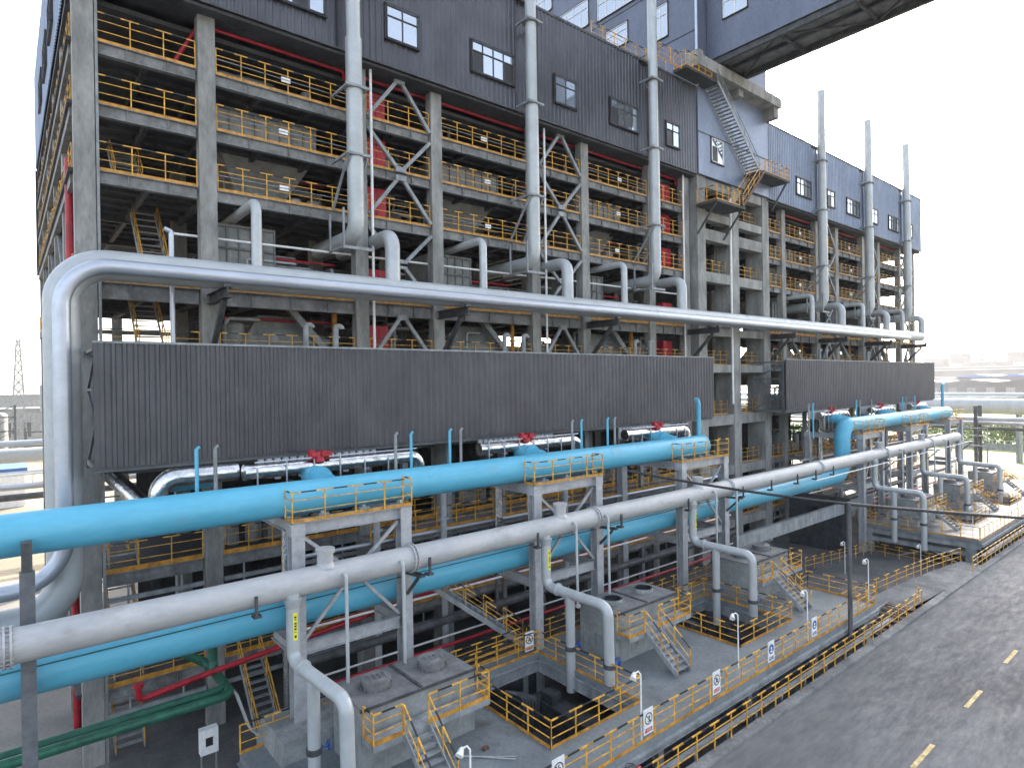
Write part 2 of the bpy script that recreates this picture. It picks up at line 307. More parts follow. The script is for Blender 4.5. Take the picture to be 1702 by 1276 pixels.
# ================================================================== MAIN BUILDING
Y0 = 28.9
LEV = [16.3, 13.7, 11.25, 8.62, 4.25, 1.25, -2.9, -7.3, -11.8]
def hall(name, x0, x1, cols, label, braced, clad_x, end_open=None):
    root = thing(name, ((x0+x1)/2, Y0+10, GZ), label, 'building')
    # columns
    for i, x in enumerate(cols):
        mb = MB(); mb.box((x-.33, Y0, GZ), (x+.36, Y0+.55, 16.2)); mb.build('column', ['concrete'], root)
    for y in (34.6, 40.3, 46.0, 51.7, 56.8):
        for x in (cols if y in (34.6, 56.8) else [cols[0], cols[-1]]):
            if y > 35 and x != cols[0] and not (end_open and x > 80) and x > 8: continue
            mb = MB(); mb.box((x-.33, y, GZ), (x+.33, y+.6, 16.2)); mb.build('column', ['concrete'], root)
    # floors with joists
    for z in LEV[1:]:
        mb = MB(); xx0 = x0-.15
        back = 57.4
        if z == 4.25: back = 40
        if z <= -7: back = 36
        if z in (1.25, -2.9): back = 44
        mb.box((xx0+.1, Y0+.35, z-.14), (x1, back, z), 0)
        for k in range(int((back-Y0)/5.7)+1):
            y = Y0+.45+5.7*k
            if k: mb.box((xx0+.3, y, z-.55), (x1, y+.25, z-.14), 1)
        for k in range(1, 10):
            if z > 3: mb.box((xx0+.3, Y0+.5+1.25*k, z-.30), (x1, Y0+.6+1.25*k, z-.143), 1)
        x = cols[0]
        for a, b in zip(cols[:-1], cols[1:]):
            n = 3 if b-a > 6 else 2
            for k in range(n+1):
                u = a+(b-a)*k/n
                if k == n and b != cols[-1]: continue
                mb.box((u-.09, Y0+.46, z-.45), (u+.09, back, z-.141), 1)
        mb.build('floor', ['under', 'dsteel'], root)
        for a, b in zip(cols[:-1], cols[1:]):
            h = .66 if z == 4.25 else .5
            mb = MB(); mb.ibeam((a+.4, Y0+.2, z-h/2), (b-.4, Y0+.2, z-h/2), .26, h, .03)
            n = round((b-a)/1.7)
            for k in range(1, n): u = a+(b-a)*k/n; mb.box((u-.012, Y0+.075, z-h+.03), (u+.012, Y0+.185, z-.03))
            mb.build('edge_beam', ['slab'], root)
            if z in (-7.3, -11.8): mb = MB(); mb.box((a+.4, Y0-.02, z-1.12), (b-.4, Y0+.12, z-.95)); [mb.box((u_, Y0, z-1.3), (u_+.06, Y0+.1, z-.5)) for u_ in (a+1.2, b-1.3)]; mb.build('cable_tray', ['steel'], root)
            if z not in (-2.9,): 
                r_ = MB(); rail_into(r_, [(a+.42, Y0+.12, z+.003), (b-.42, Y0+.12, z+.003)], h=1.15, sp=1.1, toe=.13 if z > 5 else .2, ends=(False, False) if False else (True, True))
                r_.build('railing', RM, root)
                if b-a > 6 and z > 5:
                    pl = MB(); u = a+3.35+random.uniform(-.3, .3); pl.box((u, Y0+.06, z+.52), (u+.42, Y0+.09, z+.75)); pl.build('notice_plate', ['white'], root)
                    rr = MB(); rr.tube([(a+.4, Y0+.05, z+.66), (b-.4, Y0+.05, z+.6)], .018, 6); rr.build('conduit', ['steel'], root)
    # braces
    for a, b in braced:
        mid = (a+b)/2
        for up_, zt, zb in ((1, 16.0, 13.75), (0, 13.2, 11.35), (1, 10.9, 8.75), (0, 8.1, 6.4), (1, 6.25, 4.35), (1, 3.55, 1.3)):
            mb = MB(); zz = (zt, zb) if up_ else (zb, zt)
            mb.bar((mid-.12, Y0+.02, zz[0]), (a+.42, Y0+.02, zz[1]), .16, .18); mb.bar((mid+.12, Y0+.022, zz[0]), (b-.42, Y0+.022, zz[1]), .16, .18)
            mb.box((mid-.3, Y0-.1, zz[0]-.14), (mid+.3, Y0+.1, zz[0]+.14)); mb.build('cross_brace', ['steel'], root)
    return root
CL = [2.55, 6.97, 14.1, 18.65, 25.9, 30.4, 37.5, 41.9]
CR = [57.5, 64.5, 69.1, 76.0, 80.4, 87.2, 91.9]
SX = [13.1, 24.4, 35.95, 62.4, 73.7, 85.1]
left = hall('factory_hall', 2.1, 42.3, CL, 'open framed grey factory hall with dark ribbed upper wall, left of the stair tower', [(14.1, 18.65), (25.9, 30.4)], None)
right = hall('factory_hall', 53.9, 92.3, [53.9]+CR, 'open framed grey factory hall with slate blue upper wall, right of the stair tower', [(64.5, 69.1), (76.0, 80.4), (87.2, 91.9)], None, end_open=True)
def upper_wall(root, x0, x1, stacks, mt, yf=28.2, endsides=()):
    segs = []; x = x0
    for s_ in stacks: segs.append((x, s_-.55, yf)); segs.append((s_-.55, s_+.75, yf+.2)); x = s_+.75
    segs.append((x, x1, yf))
    for a, b, y in segs:
        mb = MB(); corr(mb, (a, y), (b, y), 16.28, 23.0)
        if y != yf: mb.add([(a, yf, 16.28), (a, y, 16.28), (a, y, 23), (a, yf, 23)], [(0,1,2,3)]); mb.add([(b, y, 16.28), (b, yf, 16.28), (b, yf, 23), (b, y, 23)], [(0,1,2,3)])
        mb.build('wall_panel', [mt], root)
    mb = MB(); mb.box((x0, yf-.07, 22.96), (x1, yf+.3, 23.12)); mb.box((x0, yf-.06, 16.2), (x1, yf+.02, 16.285)) ; mb.build('coping', ['dsteel'], root)
    mb = MB(); mb.box((x0+.05, yf+.55, 22.7), (x1, 57.5, 22.9)); mb.box((x0+.05, yf+.1, 16.05), (x1, Y0+.9, 16.19)); mb.box((x0+.02, Y0+1, 15.6), (x1-.1, 57.3, 15.8)); mb.box((x0+.02, 57.3, 16.0), (x1-.02, 57.45, 22.7)); mb.build('roof', ['under'], root)
upper_wall(left, 2.12, 42.35, SX[:3], 'clad')
upper_wall(right, 53.4, 92.6, SX[3:], 'cladb_sun')
mb = MB(); corr(mb, (2.12, 57.5), (2.12, 28.2), 16.28, 23.0, out=(-1,0,0)); mb.build('wall_panel', ['cladb_sun'], left)
mb = MB(); corr(mb, (92.6, 28.2), (92.6, 57.5), 16.28, 23.0, out=(1,0,0)); mb.build('wall_panel', ['cladb_sun'], right)
for y0 in (31.5, 36.5, 41.5, 46.5): window(left, (y0, 17.6), (y0+2.6, 19.3), 'x', 2.07, -1, 3, frame='black')
W = [(15.25,17.1,None),(20.58,23.6,(0,3)),(27,28.85,None),(32.2,35.05,(0,)),(38.36,40.0,(0,))]
for a, b, op in W: window(left, (a, 17.6), (b, 19.3), 'y', 28.13, -1, 4 if b-a > 2.5 else 2, frame='dsteel', opened=op)
window(left, (9.0, 17.5), (12.0, 19.3), 'y', 28.13, -1, 4, frame='dsteel', opened=(2,))
for a, b in ((58.6,61.6),(65.1,66.8),(69.8,73.0),(76.4,78.1),(81.4,84.5),(88,89.2)): window(right, (a, 17.6), (b, 19.2), 'y', 28.13, -1, 4 if b-a > 2.5 else 2, frame='dsteel', opened=(0,) if a in (65.1,) else None)
# dark rear walls added to block the sky seen through the halls
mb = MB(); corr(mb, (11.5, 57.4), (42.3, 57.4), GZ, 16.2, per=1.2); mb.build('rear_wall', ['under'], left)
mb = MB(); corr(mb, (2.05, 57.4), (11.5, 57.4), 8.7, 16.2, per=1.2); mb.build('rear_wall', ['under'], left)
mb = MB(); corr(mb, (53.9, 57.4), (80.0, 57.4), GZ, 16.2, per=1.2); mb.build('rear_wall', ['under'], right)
mb = MB(); corr(mb, (5.2, 36.6), (42.3, 36.6), GZ, -3.0, per=1.2); mb.build('backdrop', ['under'], left)  # dark sheet added to keep sunlit ground behind the hall out of sight
mb = MB(); corr(mb, (53.9, 36.6), (74, 36.6), GZ, -3.0, per=1.2); mb.build('backdrop', ['under'], right)  # same added sheet for the far hall, against sun from behind
# rear railings and beams seen through the open left bay
for z in (13.7, 11.25, 8.62, 4.25):
    for k in range(5):
        y = 29.7+5.7*k; r_ = MB(); rail_into(r_, [(2.2, y, z), (2.2, y+4.8, z)], h=1.1, sp=1.2); r_.build('railing', RM, left)
    mb = MB(); mb.box((2.15, Y0+.75, z-.5), (2.4, 57.2, z)); mb.build('edge_beam', ['slab'], left)
for z, c in ((5.9, 'red'), (4.3, 'slab'), (3.4, 'slab'), (2.6, 'slab'), (7.2, 'slab')): mb = MB(); mb.box((2.6, 56.9, z), (11.4, 57.2, z+.32)); mb.build('edge_beam', [c], left)
for k in range(4):
    p = MB(); x = 2.35; y = 29.9+5.7*k
    for z in ((1.4, 4.1), (4.4, 8.3), (-6.9, -3.2)): p.bar((x, y, z[0]), (x, y+4.6, z[1]), .12, .14)
    p.build('cross_brace', ['steel'], left)
# header pipe brackets (triangular cantilevers)
for rt, xs in ((left, (6.97, 18.65, 30.4, 41.9)), (right, (53.9, 64.5, 76.0, 87.2))):
    for x in xs:
        mb = MB(); mb.ibeam((x, Y0, 3.8), (x, 26.1, 3.8), .3, .42); mb.bar((x, Y0, 1.3), (x, 26.7, 3.55), .2, .2); mb.box((x-.16, 26.05, 4.0), (x+.16, 26.3, 4.12)); mb.build('pipe_bracket', ['dsteel'], rt)

# stairs inside the left bay
for (x, ya, za, yb, zb) in ((5.0, 33.2, 4.3, 30.2, 1.3), (5.2, 33.8, 8.6, 30.0, 4.3), (4.3, 33.5, 11.2, 30.8, 8.65), (3.85, 33.8, -7.3, 29.6, -11.8), (3.75, 33.8, -2.9, 29.8, -7.2), (3.8, 32.0, -11.8, 29.2, GZ)):
    stair(left, (x, ya, za), (x, yb, zb), 1.0, (1,0,0), n=12, mats=('steel', 'yellow', 'yellow'))
stair(left, (8.3, 28.8, -11.8), (8.3, 26.0, GZ), .9, (1,0,0), n=12, mats=('steel','yellow','yellow'))
stair(left, (16.0, 30.6, 4.2), (16.8, 32.5, 1.3), .8, (1,0,0), n=9, mats=('steel','yellow','yellow'))

# ================================================================== STAIR TOWER + TALL BLOCK + GALLERY
tw = thing('stair_tower', (48.1, 30, GZ), 'concrete stair tower frame between the two factory halls under the zigzag steel stair', 'tower')
for x in (43.15, 48.1, 53.15):
    for y in (28.35, 33.6): mb = MB(); mb.box((x-.55, y, GZ), (x+.55, y+(1.7 if y < 30 else .6), 16.3)); mb.build('column', ['concrete'], tw)
for zt, zb in ((16.25, 15.5), (13.6, 12.95), (12.2, 11.3), (8.75, 7.95), (4.2, 3.6), (1.25, .6), (-2.9, -3.75), (-7.2, -7.95), (-11.7, -12.4)):
    for a, b in ((43.7, 47.55), (48.65, 52.6)):
        mb = MB(); mb.box((a, 28.42, zb), (b, 29.2, zt)); mb.build('beam', ['concrete'], tw)
        if zt not in (16.25, 12.2, 4.2): rail([(a, 29.0, zt), (b, 29.0, zt)], tw, h=1.15, sp=.9)
        mb = MB(); mb.box((a, 29.2, zt-.2), (b, 34, zt)); mb.build('floor', ['under'], tw)
mb = MB(); mb.box((43.6, 36, GZ), (52.6, 36.2, 16)); mb.build('rear_wall', ['under'], tw)
mb = MB(); mb.tube([(46.8, 28.0, -2), (46.8, 28.0, 15)], .09, 8); mb.build('riser_pipe', ['white'], tw)

tb = thing('tower_block', (48, 42, 16.3), 'tall slate blue clad block rising above the middle of the factory roofs', 'building')
mb = MB(); mb.box((42.5, 28.15, 16.3), (53.3, 62, 42)); mb.build('wall', ['cladn'], tb)
mb = MB(); mb.box((42.55, 28.12, 16.3), (53.3, 28.149, 23.9)); mb.build('front_panel', ['cladb_sun'], tb)
mb = MB(); mb.box((40.9, 26.9, 23.9), (53.55, 28.15, 24.75)); mb.box((40.95, 26.95, 24.75), (41.6, 28.15, 25.1)); mb.box((52.6, 27.1, 23.0), (53.4, 28.14, 23.9)); mb.box((47.0, 27.2, 23.35), (47.7, 28.14, 23.9)); mb.build('concrete_beam', ['concrete'], tb)
for z in (27.6, 32.4): mb = MB(); mb.box((42.46, 28.2, z), (42.5, 62, z+.07)); mb.build('seam', ['dsteel'], tb)
mb = MB(); mb.box((42.56, 28.08, 19.6), (53.29, 28.119, 19.67)); mb.build('seam', ['dsteel'], tb)
for y0, y1, z0, z1, c in ((30.8, 32.2, 28.3, 31.0, 2), (33.2, 38.4, 32.9, 35.0, 5), (39.6, 43.4, 33.2, 35.6, 4), (35.0, 37.4, 29.6, 31.4, 2), (44.5, 49, 37.0, 39.0, 4)):
    window(tb, (y0, z0), (y1, z1), 'x', 42.5, -1, c, frame='white')
window(tb, (44.3, 17.6), (46.0, 19.5), 'y', 28.12, -1, 2, opened=(0,))
mb = MB(); mb.tube([(42.3, 28.0, 23), (42.3, 28.0, 42)], .11, 10); mb.build('downpipe', ['shiny'], tb)

gl = thing('conveyor_gallery', (47.5, 15, 24.5), 'enclosed blue conveyor gallery with dark braced underside reaching out over the road', 'gallery')
mb = MB(); mb.box((43.9, -35, 25.5), (44.05, 28.1, 31.5)); mb.build('wall', ['cladn'], gl)
mb = MB(); mb.box((48.2, -35, 25.5), (48.35, 28.1, 31.5)); mb.build('wall', ['cladn'], gl)
mb = MB(); mb.box((43.8, -35, 31.5), (48.45, 28.1, 31.7)); mb.build('roof', ['cladb_sun'], gl)
mb = MB(); mb.box((44.05, -35, 25.5), (48.2, 28.1, 25.6)); mb.build('underside', ['slab'], gl)
mb = MB(); mb.ibeam((44.1, -35, 25.25), (44.1, 28, 25.25), .3, .55); mb.ibeam((48.1, -35, 25.25), (48.1, 28, 25.25), .3, .55); mb.ibeam((46.1, -35, 25.35), (46.1, 28, 25.35), .2, .3)
for k in range(12):
    y = 27.5-5.2*k; mb.ibeam((44.1, y, 25.3), (48.1, y, 25.3), .2, .35); mb.bar((44.1, y, 25.15), (48.1, y-5.2, 25.15), .12, .12) if k % 2 else mb.bar((48.1, y, 25.15), (44.1, y-5.2, 25.15), .12, .12)
mb.build('floor_truss', ['dsteel'], gl)
window(gl, (24.6, 28.2), (26.6, 30.0), 'x', 43.9, -1, 2, frame='white', opened=None)
window(gl, (12, 28.2), (14, 30.0), 'x', 43.9, -1, 2, frame='white')

st = thing('zigzag_stair', (46, 27.5, 13.2), 'grey outdoor steel stair with three landings zigzagging down the blue tower wall', 'staircase')
def landing(x0, x1, y0, y1, z, sides, struts=True):
    mb = MB(); mb.box((x0, y0, z-.2), (x1, y1, z)); mb.build('landing', ['under'], st)
    for s_ in sides: rail(s_, st, h=1.1, sp=.8, toe=.1)
    if struts:
        mb = MB()
        for x in (x0+.2, x1-.2): mb = MB(); mb.bar((x, y0+.2, z-.2), (x, y1, z-2.3), .12, .12); mb.build('strut', ['dsteel'], st)
landing(39.3, 43.6, 26.9, 28.1, 23.35, [[(39.3, 28.0, 23.35), (39.3, 26.95, 23.35), (42.7, 26.95, 23.35)]], False)
rail([(36.6, 28.3, 23.15), (36.6, 27.3, 23.15), (39.3, 27.3, 23.15)], st); 
mb = MB(); mb.box((31.0, 28.6, 23.13), (39.3, 29.8, 23.25)); mb.build('roof_walkway', ['steel'], st); rail([(31.0, 28.65, 23.25), (39.2, 28.65, 23.25)], st, h=1.1)
landing(49.2, 54.0, 26.5, 28.1, 17.5, [[(50.0, 26.55, 17.5), (53.95, 26.55, 17.5), (53.95, 28.0, 17.5)]])
landing(42.3, 46.4, 26.4, 28.3, 13.85, [[(42.35, 28.2, 13.85), (42.35, 26.45, 13.85), (45.6, 26.45, 13.85)]])
stair(st, (43.3, 27.4, 23.3), (49.5, 27.4, 17.5), 1.15, (0,1,0), n=27, mats=('steel','steel','steel'))
stair(st, (49.6, 26.9, 17.45), (46.1, 26.9, 13.9), .9, (0,1,0), n=16, mats=('rust','yellow','yellow'))

# ================================================================== EXHAUST STACKS
def stack(i, x, ztop, label):
    t = thing('exhaust_stack', (x, 27.4, 6.9), label, 'stack', 'exhaust stacks along the front of the halls')
    r_ = .36 if i < 3 else .40
    mb = MB(); mb.tube([(x, 32.0, 7.15), (x, 27.4, 7.15), (x, 27.4, 16.5)], r_*1.08, 20, bend=.75); mb.build('lower_pipe', ['gpipe'], t)
    mb = MB(); mb.tube([(x, 27.4, 16.5), (x, 27.4, ztop)], r_*.93, 20); mb.build('upper_pipe', ['gpipe'], t)
    for zz in (8.4, 12.6, 18.9, 24.3): mb = MB(); q = r_*(1.08 if zz < 16.5 else .93); mb.cone((x, 27.4, zz), (x, 27.4, zz+.045), q+.012, q+.012, 20); mb.build('weld_band', ['gpipe'], t)
    for z in ((21.3, 16.45, 11.0) if i else (14.1, 10.9, 21.3)):
        b = MB(); b.cone((x, 27.4, z-.05), (x, 27.4, z+.05), r_*1.35, r_*1.35, 20); b.bar((x-.5, 27.15, z), (x-.5, 28.9, z-.0), .1, .12); b.bar((x+.5, 27.15, z), (x+.5, 28.9, z), .1, .12); b.bar((x-.62, 27.0, z), (x+.62, 27.0, z), .08, .12)
        if z < 12: b.bar((x-.5, 27.1, z-.1), (x-.5, 28.9, z-2.3), .1, .1); b.bar((x+.5, 27.1, z-.1), (x+.5, 28.9, z-2.3), .1, .1)
        b.build('clamp_bracket', ['steel'], t)
    b = MB(); b.bar((x-.75, 28.8, 6.5), (x-.75, 27.2, 6.5), .08, .1); b.bar((x-.75, 27.2, 6.5), (x+.75, 27.2, 6.5), .1, .14); b.bar((x-.75, 27.15, 6.4), (x-.75, 27.15, 8.3), .08, .1); b.bar((x-.75, 28.7, 6.5), (x-.75, 28.7, 8.3), .08, .1); b.build('pipe_cradle', ['steel'], t)
names = ['galvanised exhaust stack nearest the left corner of the dark ribbed wall', 'galvanised exhaust stack in the middle slot of the dark ribbed wall', 'galvanised exhaust stack just left of the zigzag stair, rising past its top landing',
         'tallest looking free standing stack, first one right of the zigzag stair', 'second free standing stack right of the zigzag stair, between two others', 'farthest exhaust stack, at the far right end of the slate blue wall']
for i, x in enumerate(SX): stack(i, x, 28.2 if i > 2 else 29.5, names[i])

# ================================================================== SILVER HEADER WITH BRANCHES
hd = thing('header_pipe', (1.65, 27.1, -8), 'dull silver header pipe along both halls, bending down at the left corner', 'pipe')
mb = MB(); mb.tube([(-24, 27.1, -7.95), (1.65, 27.1, -7.95), (1.65, 27.1, 4.57), (88.2, 27.1, 4.95)], .56, 28, bend=1.45, caps=False, seg=10); mb.dome((88.2, 27.1, 4.95), (1,0,0), .56, .3); mb.build('main_pipe', ['gpipe'], hd)
for x in (5, 11, 17, 23, 29, 35, 41, 47, 53, 65, 77, 83): mb = MB(); zc = 4.57+(x-1.65)*.0044; mb.cone((x, 27.1, zc), (x+.05, 27.1, zc), .572, .572, 28); mb.build('weld_band', ['gpipe'], hd)
for k, x in enumerate((8.4, 20.4, 32.15, 59.2, 70.9, 82.3)):
    zc = 4.6+x*.0044; mb = MB(); mb.tube([(x, 27.1, zc+.3), (x, 27.1, 7.85), (x, 34, 7.85)], .215, 16, bend=.42); mb.build('slim_branch', ['gpipe'], hd)
    mb = MB(); mb.tube([(x+6.45, 27.1, zc+.3), (x+6.45, 27.1, 7.35), (x+6.45, 33, 7.35)], .36, 18, bend=.6); mb.build('wide_branch', ['gpipe'], hd)
sp = MB(); sp.tube([(-24, 26.35, -6.65), (1.6, 26.35, -6.65), (1.6, 26.35, 4.42), (82.0, 26.35, 4.6)], .27, 20, bend=1.5, caps=True, seg=10)
jp = sp.build('jacketed_pipe', ['shiny'], None, 'slim shiny jacketed pipe in front of the dull silver header, bending down with it', 'pipe')

# ================================================================== CLADDING SCREENS
def screen(x0, x1, label, openleft):
    t = thing('cladding_screen', ((x0+x1)/2, 26, -2.8), label, 'screen', 'ribbed screens in front of the halls')
    mb = MB(); corr(mb, (x0, 25.65), (x1, 25.65), -2.72, 1.62, per=.34, dep=.06); mb.build('sheet_wall', ['clad'], t)
    mb = MB(); corr(mb, (x0, 25.75), (x1, 25.75), -2.6, 1.6, per=.34, dep=.03, out=(0,1,0)); mb.build('inner_sheet', ['dsteel'], t)
    mb = MB(); mb.box((x0, 25.58, 1.62), (x1, 25.8, 1.70)); mb.build('top_flashing', ['tank'], t)
    mb = MB(); mb.ibeam((x0, 25.8, -2.81), (x1, 25.8, -2.81), .2, .16); mb.ibeam((x0, 28.6, -2.85), (x1, 28.6, -2.85), .2, .28); mb.ibeam((x0, 25.9, 1.4), (x1, 25.9, 1.4), .12, .15); mb.ibeam((x0, 28.7, 1.4), (x1, 28.7, 1.4), .12, .15)
    n = int((x1-x0)/4.3)
    for k in range(n+1):
        x = x0+.1+(x1-x0-.2)*k/n
        mb.bar((x, 25.9, -2.8), (x, 25.9, 1.5), .14, .14); mb.bar((x, 25.9, -2.75), (x, 28.7, -2.75), .14, .2); mb.bar((x, 25.9, 1.45), (x, 28.7, 1.45), .1, .12)
        if k % 3 == 0 or k == n:  # side bracing
            mb.bar((x, 25.95, 1.3), (x, 28.6, .0), .08, .08); mb.bar((x, 28.6, .0), (x, 25.95, -1.2), .08, .08); mb.bar((x, 25.95, -1.2), (x, 28.6, -2.6), .08, .08); mb.bar((x, 25.9, 0), (x, 28.7, 0), .1, .1)
    for k in range(int((x1-x0)/1.5)): x = x0+.7+1.5*k; mb.bar((x, 25.87, -2.7), (x, 28.6, -2.7), .1, .12)
    mb.build('frame', ['post'], t)
    return t
screen(2.42, 40.25, 'longer charcoal ribbed sheet screen hung across the left hall, starting beside the big drop pipe', True)
screen(51.1, 88.1, 'shorter brown grey ribbed sheet screen on the far side of the stair tower', True)

mb = MB(); mb.bar((2.99, Y0+.02, GZ), (2.99, Y0+.02, 16.1), .1, .1); mb.build('cable_duct', ['tank'], left)
# rows of small hooked vents above the screens
n_v = 0
for x in (10.5, 11.9, 21.9, 23.3, 33.3, 34.9, 60.9, 62.3, 72.3, 83.6):
    mb = MB(); z1 = 2.75; mb.tube([(x, 27.2, -1), (x, 27.2, z1), (x+.28, 27.2, z1), (x+.3, 27.2, z1-.12)], .13, 10, bend=.16); n_v += 1
    mb.build('hooked_vent', ['tank'], None, ('grey hooked vent pipe peeping over the ribbed screen, number %d from the left' % n_v).replace('number 1 ', 'first ').replace('number 10 ', 'tenth ').replace('number 2 ', 'second ').replace('number 3 ', 'third ').replace('number 4 ', 'fourth ').replace('number 5 ', 'fifth ').replace('number 6 ', 'sixth ').replace('number 7 ', 'seventh ').replace('number 8 ', 'eighth ').replace('number 9 ', 'ninth '), 'vent', 'hooked vents above the screens')
mb = MB(); mb.tube([(5.36, 28.1, -1), (5.36, 28.1, 6.35), (5.1, 28.1, 6.45)], .10, 12, bend=.1); mb.build('standpipe', ['shiny'], None, 'thin bright vertical standpipe behind the header pipe near the left corner', 'pipe')
mb = MB(); mb.tube([(5.6, 29.5, 6.6), (26, 29.5, 6.75)], .06, 8); mb.build('sprinkler_pipe', ['white'], None, 'thin white pipe along the front of the left hall above the header pipe', 'pipe')
mb = MB(); mb.tube([(26.8, 29.5, 6.8), (41.4, 29.5, 6.85)], .06, 8); mb.build('sprinkler_pipe', ['white'], None, 'thin white pipe in the left hall near the stair tower', 'pipe')
for i, (x0, x1) in enumerate(((7.4, 13.6), (14.6, 41.5), (57.5, 91.5))):
    mb = MB(); mb.tube(([(5.8, 29.6, 13.9), (6.9, 29.6, 16.0)] if i == 0 else [])+[(x0, 29.6, 15.95), (x1, 29.6, 15.95), (x1, 29.6, 15.5)], .085 if i < 2 else .1, 8, bend=.15)
    mb.build('fire_pipe', ['red'], None, ('red fire pipe under the wall edge in the first wide bay of the left hall', 'long red fire pipe under the dark wall edge of the left hall', 'red fire pipe under the slate blue wall of the far hall')[i], 'pipe', 'red fire pipes')
mb = MB(); mb.tube([(2.22, 31.4, GZ), (2.22, 31.4, 9.6)], .14, 12); mb.build('fire_riser', ['red'], None, 'dark red vertical fire riser behind the left corner column', 'pipe')

# ================================================================== MACHINERY INSIDE THE HALLS
def machinery(a, b, which):
    w_ = b-a
    # ribbed duct box between z 8.7 and 12.9
    t = thing('ribbed_duct', ((a+b)/2, 31, 11.3), 'grey ribbed duct box behind the railings, %s' % which, 'duct', 'ribbed duct boxes inside the halls')
    mb = MB(); mb.box((a+.7, 30.6, 11.3), (b-1.6, 34.3, 13.0)); mb.build('casing', ['tank'], t)
    mb = MB()
    for k in range(9): x = a+.8+(w_-2.5)*k/8; mb.box((x-.04, 30.5, 11.3), (x+.04, 30.6, 13.0))
    mb.box((a+.65, 30.48, 12.95), (b-1.55, 30.62, 13.06)); mb.build('ribs', ['slab'], t)
    mb = MB(); mb.add([(a+.9, 30.7, 11.25), (b-1.8, 30.7, 11.25), (b-1.8, 34, 11.25), (a+.9, 34, 11.25), (a+2, 31.7, 9.2), (b-3, 31.7, 9.2), (b-3, 33, 9.2), (a+2, 33, 9.2)], [(0,1,5,4),(1,2,6,5),(2,3,7,6),(3,0,4,7),(4,5,6,7)]); mb.build('hopper', ['tank'], t)
    # panel tank on the 4.25 floor
    t = thing('panel_tank', ((a+b)/2, 31, 4.3), 'grey panelled tank, %s' % which, 'tank', 'panelled tanks inside the halls')
    mb = MB(); mb.box((a+.6, 30.5, 4.3), (a+3.3, 33.6, 7.6)); mb.build('tank_wall', ['tank'], t)
    mb = MB()
    for k in range(6): x = a+.6+2.7*k/5; mb.box((x-.04, 30.42, 4.3), (x+.04, 30.5, 7.6))
    for k in range(4): z = 4.45+3.05*k/3; mb.box((a+.56, 30.40, z-.05), (a+3.34, 30.5, z+.05))
    mb.build('stiffeners', ['slab'], t)
    # hopper under the 4.25 floor
    t = thing('hopper', ((a+b)/2, 31.5, 1.3), 'large grey inverted pyramid hopper, %s' % which, 'hopper', 'hoppers inside the halls')
    mb = MB(); x0, x1 = a+1.2, b-1.2; c0 = (x0+x1)/2
    mb.add([(c0-.9, 31, 3.5), (c0+.9, 31, 3.5), (c0+.9, 34, 3.5), (c0-.9, 34, 3.5), (x0, 30, 1.3), (x1, 30, 1.3), (x1, 35, 1.3), (x0, 35, 1.3)], [(0,1,5,4),(1,2,6,5),(2,3,7,6),(3,0,4,7),(0,3,2,1)])
    mb.box((x0, 30, -.6), (x1, 35, 1.3)); mb.build('shell', ['tank'], t)
    mb = MB(); mb.bar((c0+.2, 30.3, 4.0), (x1-.1, 29.9, 1.5), .5, .3); mb.build('chute', ['steel'], t)
    # cross pipes
    t = MB()
    for k in range(5): y = 30.2+.5*k; z = 5.0+.32*k+random.uniform(-.1, .2); t.tube([(a+3.5, y, z), (b-.5, y, z+.05)], random.choice((.05, .08, .11)), 8)
    for k in range(4): x = a+3.8+.8*k; t.tube([(x, 30.4, 4.3), (x, 30.4, 5.4+.2*k), (x, 33, 5.4+.2*k)], .07, 8, bend=.15)
    t.build('pipe_bundle', ['steel'], None, 'bundle of small grey pipes, %s' % which, 'pipes', 'pipe bundles inside the halls')
    t = MB(); t.tube([(b-.95, 30.2, 1.3), (b-.95, 30.2, 4.1)], .13, 10); t.tube([(b-.95, 30.2, 2.6), (b-.95, 30.2, 2.75)], .2, 10)
    t.build('feed_pipe', ['toe'], None, 'vertical orange feed pipe behind the railing, %s' % which, 'pipe', 'orange feed pipes')
BAYS = [(6.97, 14.1, 'first wide bay from the left corner'), (18.65, 25.9, 'second wide bay from the left corner'), (30.4, 37.5, 'third wide bay, just left of the stair tower'),
        (57.5, 64.5, 'first wide bay right of the stair tower'), (69.1, 76.0, 'second wide bay right of the stair tower'), (80.4, 87.2, 'farthest wide bay on the right')]
for a in BAYS: machinery(*a)
k = 0
for x, nm in ((15.0, 'narrow bay beside the first stack'), (40.3, 'narrow bay beside the stair tower')):
    for z, fl in ((13.72, 'top'), (11.27, 'second'), (8.64, 'third'), (4.27, 'fourth'), (1.27, 'lowest')):
        mb = MB(); mb.box((x, 30.1, z), (x+1.15, 31.0, z+1.9)); mb.box((x+.05, 30.06, z+.1), (x+.55, 30.1, z+1.8)); mb.box((x+.6, 30.06, z+.1), (x+1.1, 30.1, z+1.8))
        mb.build('red_cabinet', ['redbox'], None, 'red cabinet on the %s floor, %s' % (fl, nm), 'cabinet', 'red cabinets inside the hall')
for i, x in enumerate((14.65, 26.6, 41.3)):
    mb = MB(); mb.tube([(x, 28.75, 1.7), (x, 28.75, 16.2)], .07, 8); mb.build('downpipe', ['white'], None, ('white vertical rain pipe in the narrow bay behind the first stack', 'white vertical rain pipe behind the second stack', 'white vertical rain pipe beside the red cabinets left of the stair tower')[i], 'pipe', 'rain pipes')

